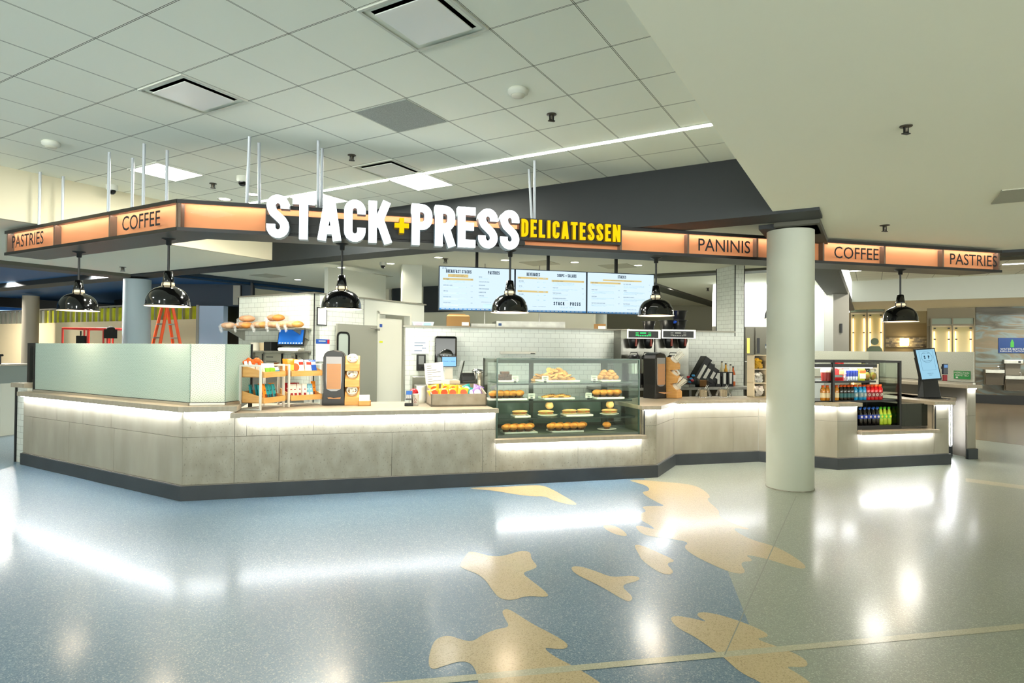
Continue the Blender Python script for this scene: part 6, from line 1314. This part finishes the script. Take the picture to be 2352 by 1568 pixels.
# ---------------------------------------------------------------- right worktop things
def dome(p,lab):
    t=thing('lidded_dish',lab,'lidded dish',p,10,'clear domed sample dishes'); MB().lathe([(.07,0),(.072,.01),(.05,.012),(0,.012)],24).build('dish',M_chrome,t)
    MB().lathe([(.115,.015),(.118,.04),(.075,.135),(.07,.14),(.0,.142)],28,cap=False).build('cover',M_plastic,t)
    b=MB(); [b.box(-.05+.02*i,-.04+.02*i,-.03,.03,.014,.11+.01*(i%2)) for i in range(5)]; b.build('samples',mat('sample_tan','B8A88A',.6),t); MB().tube([(.02,0,.13),(.05,0,.19)],.003,5).tube([(.04,0,.13),(.08,.01,.185)],.003,5).build('toothpicks',M_paper,t)
dome((2.86,9.24,ZT),'clear domed dish nearest the straw holder'); dome((3.2,9.36,ZT),'clear domed dish between its twin and the condiment rack')
p=at(1728,911); fQ=Fr((3.66,9.38),8); t=thing('condiment_rack','pale wooden rack with clear bins of tea and sugar packets beside the pillar','condiment rack',(*fQ.o,ZT),8)
b=MB(); w_=.62; b.box(0,w_,0,.2,0,.012).box(0,w_,0,.2,.63,.645).box(0,.014,0,.2,0,.645).box(w_-.014,w_,0,.2,0,.645).box(.2,.208,.0,.2,0,.645).box(.41,.418,.0,.2,0,.645).box(0,w_,0,.2,.21,.222).box(0,w_,0,.2,.42,.432); b.build('frame',mat('rack_ash','D8C8A8',.5),t); MB().box(0,w_,.195,.2,0,.645).build('back_sheet',mat('smoke_sheet','7A776C',.2),t)
cols=[['E0B02A','E6EAEE','D8D8D0'],['E4E2DA','E2A2B0','E8E0DA'],['D8CFC4','E0D4CC','DAD6CE']]
for i in range(3):
    for j in range(3):
        x=.02+j*.21; z=.432-.21*i+.0; bb=thing('packet_bin','clear packet bin, %s row from the top, %s column of the condiment rack'%(ORD[i],ORD[j]),'packet bin',(*fQ.w(x+.09,.05)[:2],ZT+z+.001),8,'clear bins of packets')
        MB().add([(-.07,-.04,0),(.07,-.04,0),(.08,-.06,.12),(-.08,-.06,.12)],[(0,1,2,3)]).box(-.07,.07,-.04,.1,0,.004).add([(-.07,-.04,0),(-.08,-.06,.12),(-.08,.1,.16),(-.07,.1,0)],[(0,1,2,3)]).add([(.07,-.04,0),(.08,-.06,.12),(.08,.1,.16),(.07,.1,0)],[(0,1,2,3)]).build('bin',M_plastic,bb)
        mb=MB(); 
        for k in range(46):
            mb.M=Matrix.Translation((random.uniform(-.05,.05),random.uniform(-.02,.06),random.uniform(.02,.13)))@Matrix.Rotation(random.uniform(0,3),4,'Y')@Matrix.Rotation(random.uniform(-.6,.6),4,'X'); mb.box(-.03,.03,-.003,.003,-.02,.02)
        mb.build('packets',mat('packets_'+cols[i][j],cols[i][j],.6),bb,kind='stuff')
# ---------------------------------------------------------------- grab and go cooler
XA,XB=-.36,1.17; YC=.12; ZB0=.52; 
t=thing('drinks_cooler','black open-front cooler packed with bottled drinks and snacks','drinks cooler',(*fFG.o,0),fFG.a)
xr=fFG.px(2066,900,YC)[0]; xl2=fFG.px(1888,900,YC)[0]-.25; xp=fFG.px(1913,900,YC)[0]; zt=fFG.px(2066,828,YC)[1]
fm=MB(); 
for x,zz_ in ((xl2,.912),(xp,.912),(xr,ZB0)): fm.box(x-.018,x+.018,YC-.018,YC+.018,zz_,zt)
fm.box(xl2,xr,YC-.018,YC+.018,zt-.03,zt).box(xl2,xr,.75,.79,zt-.03,zt).box(xr-.018,xr+.018,.75,.79,ZB0,zt).box(xr-.012,xr+.012,YC,.77,zt-.025,zt).box(xr-.012,xr+.012,YC,.77,.9,.93)
fm.box(.37,xr,YC-.02,.79,.517,ZB0+.05); fm.build('frame',M_black,t)
MB().box(xr+.02,xr+.5,.1,.72,.55,.87).build('cooler_side',mat('cooler_side_dark','22261E',.15),t)
MB().box(.37,xr,.74,.75,ZB0,.9).build('rear_panel',mat('cooler_back','10120E',.3),t)
MB().box(xr-.004,xr+.004,YC+.02,.75,ZB0+.05,zt-.03).build('side_glass',M_glass2,t)
MB().box(xr-.24,xr-.05,YC+.3,YC+.31,1.12,1.45).box(xr-.225,xr-.065,YC+.298,YC+.31,1.135,1.435,1).build('price_frame',[M_black,mat('frame_grey','B9BCB0',.4)],t)
shz=[(1.20,xr-.38,.62),(.925,xr-.02,.62),(.57,xr-.02,.7)]
for z,x1s,dp in shz: MB().box(xl2 if z>.91 else .37,x1s,YC+.03,dp,z-.025,z).build('shelf',M_black,t)
MB().box(xl2,xr-.4,YC-.01,YC+.2,zt-.10,zt-.05).build('light_hood',M_black,t); MB().box(xl2+.05,xr-.45,YC+.02,YC+.06,zt-.106,zt-.1).build('cooler_led',emis('cooler_led','FFF6E4',9),t)
for z,x1s,dp in shz[:2]: MB().box(max(xl2+.05,.4) if z<1 else xl2+.05,x1s-.05,YC+.05,YC+.065,z-.024,z-.0245+.001).build('cooler_led',MATS['cooler_led'],t)
area('cooler_lamp',fFG.w(.2,.3,zt-.12),.8,7,(1,.97,.9),size_y=.05,rot=(0,0,R(fFG.a)))
def inK(u,z,y,dz=.001): x=fFG.px(u,900,y)[0]; q=fFG.w(x,y); return Vector((q.x,q.y,z+dz))
SP=[(.028,0),(.034,.008),(.034,.07),(.03,.085),(.034,.1),(.034,.15),(.02,.185),(.018,.195)]
M_ocap=mat('cap_orange','F05A14',.4)
def liquid(n,c): return mat(n,c,.08,spec=.7,coat=.5)
def rows(us,z,ys,name,lab,cat,grp,body,cap,label,key,zl,logo=None,prof=SP):
    for j,y in enumerate(ys):
        for i,u in enumerate(us): bottle(name,lab%(['front','rear','third'][j],ORD[i]),cat,grp,inK(u+j*1.5,z,y),prof,body,cap,label,key=key,zl=zl,logo=logo)
G_lab=mat('label_greyblue','6E8C94',.4)
rows([1964,1975,1984],.925,(.2,.3),'sports_drink','blue sports drink bottle with orange cap, %s row, %s from the dark bottles','bottle','blue sports drinks',liquid('drink_blue','1484B8'),M_ocap,G_lab,'gb',(.04,.11),('G',M_white))
rows([1993,2002,2011,2020],.925,(.2,.3),'sports_drink','red sports drink bottle with orange cap, %s row, %s from the blue ones','bottle','red sports drinks',liquid('drink_red','C8141C'),M_ocap,mat('label_darkred','7C1A1C',.4),'gr',(.04,.11),('G',M_white))
rows([1931,1939.5,1948,1956],.925,(.2,.3),'dark_drink','dark bottle with green-blue label, %s row, %s from the cooler post','bottle','dark bottled drinks',liquid('drink_dark','1A1410'),M_ocap,mat('label_teal','1F5A5E',.4),'gd',(.04,.1))
rows([1890,1900,1921],.925,(.2,),'juice_bottle','amber juice bottle, %s row, %s from the big pillar','bottle','amber juice bottles',liquid('drink_amber','C07A1E'),M_ocap,mat('label_cream','D8C8A0',.5),'ga',(.04,.11))
rows([1975,1985,1995,2005,2014],.57,(.2,.3),'cola_bottle','cola bottle with blue label and cap, %s row, %s from the counter edge','bottle','blue-labelled cola bottles',liquid('cola','14100E'),mat('cap_blue','2F6AD0',.4),mat('label_blue','1238A0',.4),'ge',(.09,.145),('O',mat('pepsi_disc','D8D0D4',.4)),[(.03,0),(.036,.01),(.036,.14),(.022,.19),(.014,.215),(.014,.225)])
rows([2022,2031,2041],.57,(.2,.3),'lime_soda','lime green soda bottle with green cap, %s row, %s after the colas','bottle','lime soda bottles',liquid('lime','B6CC3A'),mat('cap_green','58C81E',.4),mat('label_green','6AC23A',.4),'gf',(.09,.145),('O',mat('lime_disc','F0E040',.4)),[(.03,0),(.036,.01),(.036,.14),(.022,.19),(.014,.215),(.014,.225)])
# top shelf
t=thing('snack_pouch','big red snack pouch standing next to the cooler post','snack bag',inK(1925,1.20,.2),fFG.a-8); bagmesh(.17,.27,.05).build('wrapper',mat('wrap_red','C81F22',.3),t); MB().prism([(.05*math.cos(R(30*k)),.2+.045*math.sin(R(30*k))) for k in range(12)],-.031,-.02,axis='y').build('round_emblem',mat('emblem_red','E8625A',.4),t); MB().box(.0,.07,-.03,-.02,.09,.16).build('cream_patch',mat('cream_patch','E8D29A',.5),t); MB().box(-.08,.05,-.031,-.02,.05,.08).build('grey_band',mat('grey_band','7A8C88',.4),t)
for i,u in enumerate((1893,1900,1906)): t=thing('snack_cup','cup snack on the top cooler shelf, %s from the big pillar'%ORD[i],'snack cup',inK(u,1.20,.2),fFG.a,'cup snacks on the cooler top shelf'); MB().lathe([(.035,0),(.045,.12)],18).build('cup',mat('cup_maroon','8A2A24',.4),t); MB().lathe([(.047,.12),(.047,.18),(0,.185)],18).build('clear_lid',mat('lid_pale','CFC4B4',.3),t)
for i in range(6): t=thing('yoghurt_cup','white yoghurt cup beside the red pouch, %s column, %s from the bottom'%(['first','second'][i%2],ORD[i//2]),'yoghurt cup',inK(1938+(i%2)*6,1.20,.24,.001+.055*(i//2)),fFG.a,'stacked yoghurt cups'); MB().lathe([(.03,0),(.038,.045)],16).build('cup',mat('cup_lilac','C8B8C0',.4),t); MB().lathe([(.04,.045),(.04,.052),(0,.053)],16).build('lid',M_white,t)
CN=[(.024,0),(.026,.01),(.026,.145),(.022,.155)]
for i,u in enumerate((1948,1954,1960,1966)):
    p=inK(u,1.20,.2)
    if 'can' in PR: dup(PR['can'],p,None,'slim blue and silver drink can, %s from the yoghurt cups'%ORD[i])
    else:
        t=thing('drink_can','slim blue and silver drink can, first from the yoghurt cups','can',p,fFG.a,'slim cans on the top cooler shelf'); MB().lathe(CN,16).build('body',mat('can_silver','B4BCC8',.25,metal=.6),t); MB().lathe([(.0266,.06),(.0266,.145)],16,cap=False).build('blue_print',mat('can_blue','1A38A0',.3),t); PR['can']=t
for i,(u,c) in enumerate(((1958,'D4DC3A'),(1970,'B8D22E'),(1979,'D8DC4A'))):
    t=thing('snack_pouch',['lime pouch behind the slim cans','tall lime pouch with black band above the cans','yellow-green pouch with black band beside the sandwich tubs'][i],'snack bag',inK(u,1.20,.3 if i<2 else .2),fFG.a+8-6*i); bagmesh(.11,.24,.04).build('wrapper',mat('wrap_'+c,c,.3),t); MB().box(-.05,.05,-.026,-.015,.175,.21).build('black_band',M_black,t); MB().box(-.045,.045,-.026,-.015,.03,.1).build('pale_label',M_paper,t); MB().box(-.045,.045,-.026,-.015,.11,.15).build('red_print',mat('print_orange','D8602A',.4),t)
for i,u in enumerate((1991,2004)):
    t=thing('sandwich_tub',['clear tub of green salad at the end of the lime pouches','clear tub with a sandwich at the right end of the top cooler shelf'][i],'food tub',inK(u,1.20,.22),fFG.a-5); 
    b=MB(); b.M=Matrix.Rotation(R(-14),4,'X'); b.box(-.07,.07,-.03,.03,0.005,.17); b.build('clear_shell',M_plastic,t,bev=.015); MB().blob(0,0,.065,.06,.025,.055,12,7,0,.12).build('food',mat('tub_food','D8B06A' if i else '8FA84A',.6,noise=(20,.2,'9A5A2A')),t)
# kiosk
p=at(2133,906); KX=(6.40,9.46); fKi=Fr(KX,8)
t=thing('order_kiosk','tall black self-order kiosk with a pale blue touch screen','kiosk',(KX[0],KX[1],ZT),4)
MB().box(-.16,.18,-.16,.16,0,.012).build('foot_plate',M_black,t,bev=.003); MB().add([(-.14,-.04,.012),(.12,-.06,.012),(.13,.1,.012),(-.13,.12,.012),(-.12,.02,.32),(.1,.0,.32),(.11,.1,.32),(-.12,.12,.32),(-.16,.1,.62),(.05,.1,.62),(.05,.16,.62),(-.16,.16,.62)],[(3,2,1,0),(0,1,5,4),(1,2,6,5),(2,3,7,6),(3,0,4,7),(4,5,9,8),(5,6,10,9),(6,7,11,10),(7,4,8,11),(8,9,10,11)]).build('column',mat('kiosk_black','121211',.3),t,bev=.008)
sc=bpy.data.objects.new('screen_unit',None); COL.objects.link(sc); sc.parent=t
MK=Matrix.Translation((0,.02,.27))@Matrix.Rotation(R(-12),4,'X')@Matrix.Rotation(R(-4),4,'Y')
def kb(mb_): mb_.M=MK; return mb_
bpy.data.objects.remove(sc)
kb(MB()).box(-.17,.17,-.03,.0,-.0,.5).build('screen_frame',M_black,t,bev=.006); kb(MB()).box(-.15,.15,-.034,-.03,.025,.48).build('display',emis('kiosk_blue','9CCDE4',.46),t)
b=kb(MB()); ringp=[(.085*math.cos(R(10*k))*(1+.02*(k%2)),.36+.085*math.sin(R(10*k))*(1+.02*(k%2))) for k in range(37)]; b.stroke(ringp,.0025,-.036,-.034); b.stroke([(-.11,.16),(.11,.16),(.11,.455),(-.11,.455),(-.11,.16)],.0015,-.036,-.034); b.build('ring_print',mat('kiosk_ring','4C7A94',.6),t)
b=kb(MB()); word(b,'S',.05,-.045,.335,-.037,-.034,t=.2); word(b,'P',.05,.022,.335,-.037,-.034,t=.2); b.text('STACK + PRESS',.014,0,.415,-.036,xs=.9); b.text('DELICATESSEN',.014,0,.295,-.036,xs=.9); b.text('TOUCH TO',.013,0,.1,-.036); b.text('START',.013,0,.075,-.036); b.build('screen_lettering',mat('kiosk_navy','163E5C',.6),t)
tr=thing('card_reader','dark card reader clipped to the right edge of the kiosk','card reader',(KX[0]+.22,KX[1]+.02,ZT+.47),4); MB().box(-.035,.04,-.02,.02,-.1,.06).build('body',mat('reader_dark','1C2230',.35),tr,bev=.006); MB().box(-.026,.03,-.023,-.02,-.0,.045).build('display',mat('reader_screen2','2C5A8C',.3,emit='2C5A8C',es=.5),tr); MB().box(-.05,-.03,-.005,.01,-.02,.02).build('mount',M_black,tr); MB().box(-.03,.03,-.015,.01,-.2,-.11).build('red_tag',mat('tag_red','8C1820',.5),tr)
cb=MB(); cb.tube([(KX[0]-.15,KX[1],ZT+.006),(KX[0]-.22,KX[1]-.03,ZT+.006),(KX[0]-.26,KX[1]-.01,ZT+.012),(KX[0]-.2,KX[1]+.04,ZT+.006)],.005,6); single(cb,'power_cord',M_black,'short black cord looped beside the kiosk foot','cord')
# ---------------------------------------------------------------- pieces of parts go one level deeper
SUB={'logo':'label','collar_rib':'lamp_collar','bulb':'reflector','indicator_lights':'control_panel','basket_handle':'brew_basket','heading_lettering':'display','item_lettering':'display','description_lettering':'display','highlight_print':'display','footer_print':'display','footer_lettering':'footer_print','screen_lettering':'customer_screen','drawings':'sheet','blue_lettering':'sheet','text_lines':'sheet','push_button':'basin','spout':'basin','chocolate_chips':'dough','light_tube':'backing_panel','clamp':'frame','lettering':'plate','bottle_picture':'plate','end_clip':'rail','round_emblem':'wrapper','printed_patch':'wrapper','window_pane':'leaf','window_gasket':'leaf','screen_icons':'screen_frame','shipping_label':'carton','flap':'carton','pink_label':'shell','blue_label':'shell','keypad':'body','lid_stack':'bin','price_frame':'frame','smoked_window':'cover','push_bar':'housing','red_print':'wrapper','black_band':'wrapper','pale_label':'wrapper','ring_print':'display','dome':'housing','deflector':'escutcheon'}
for o in list(COL.objects):
    if o.parent is None or o.parent.parent is not None: continue
    b=o.name.split('.')[0]
    if b not in SUB: continue
    for s in o.parent.children:
        if s is not o and s.name.split('.')[0]==SUB[b] and s.location.length<1e-6 and abs(s.rotation_euler.x)+abs(s.rotation_euler.y)+abs(s.rotation_euler.z)<1e-6:
            o.parent=s; break
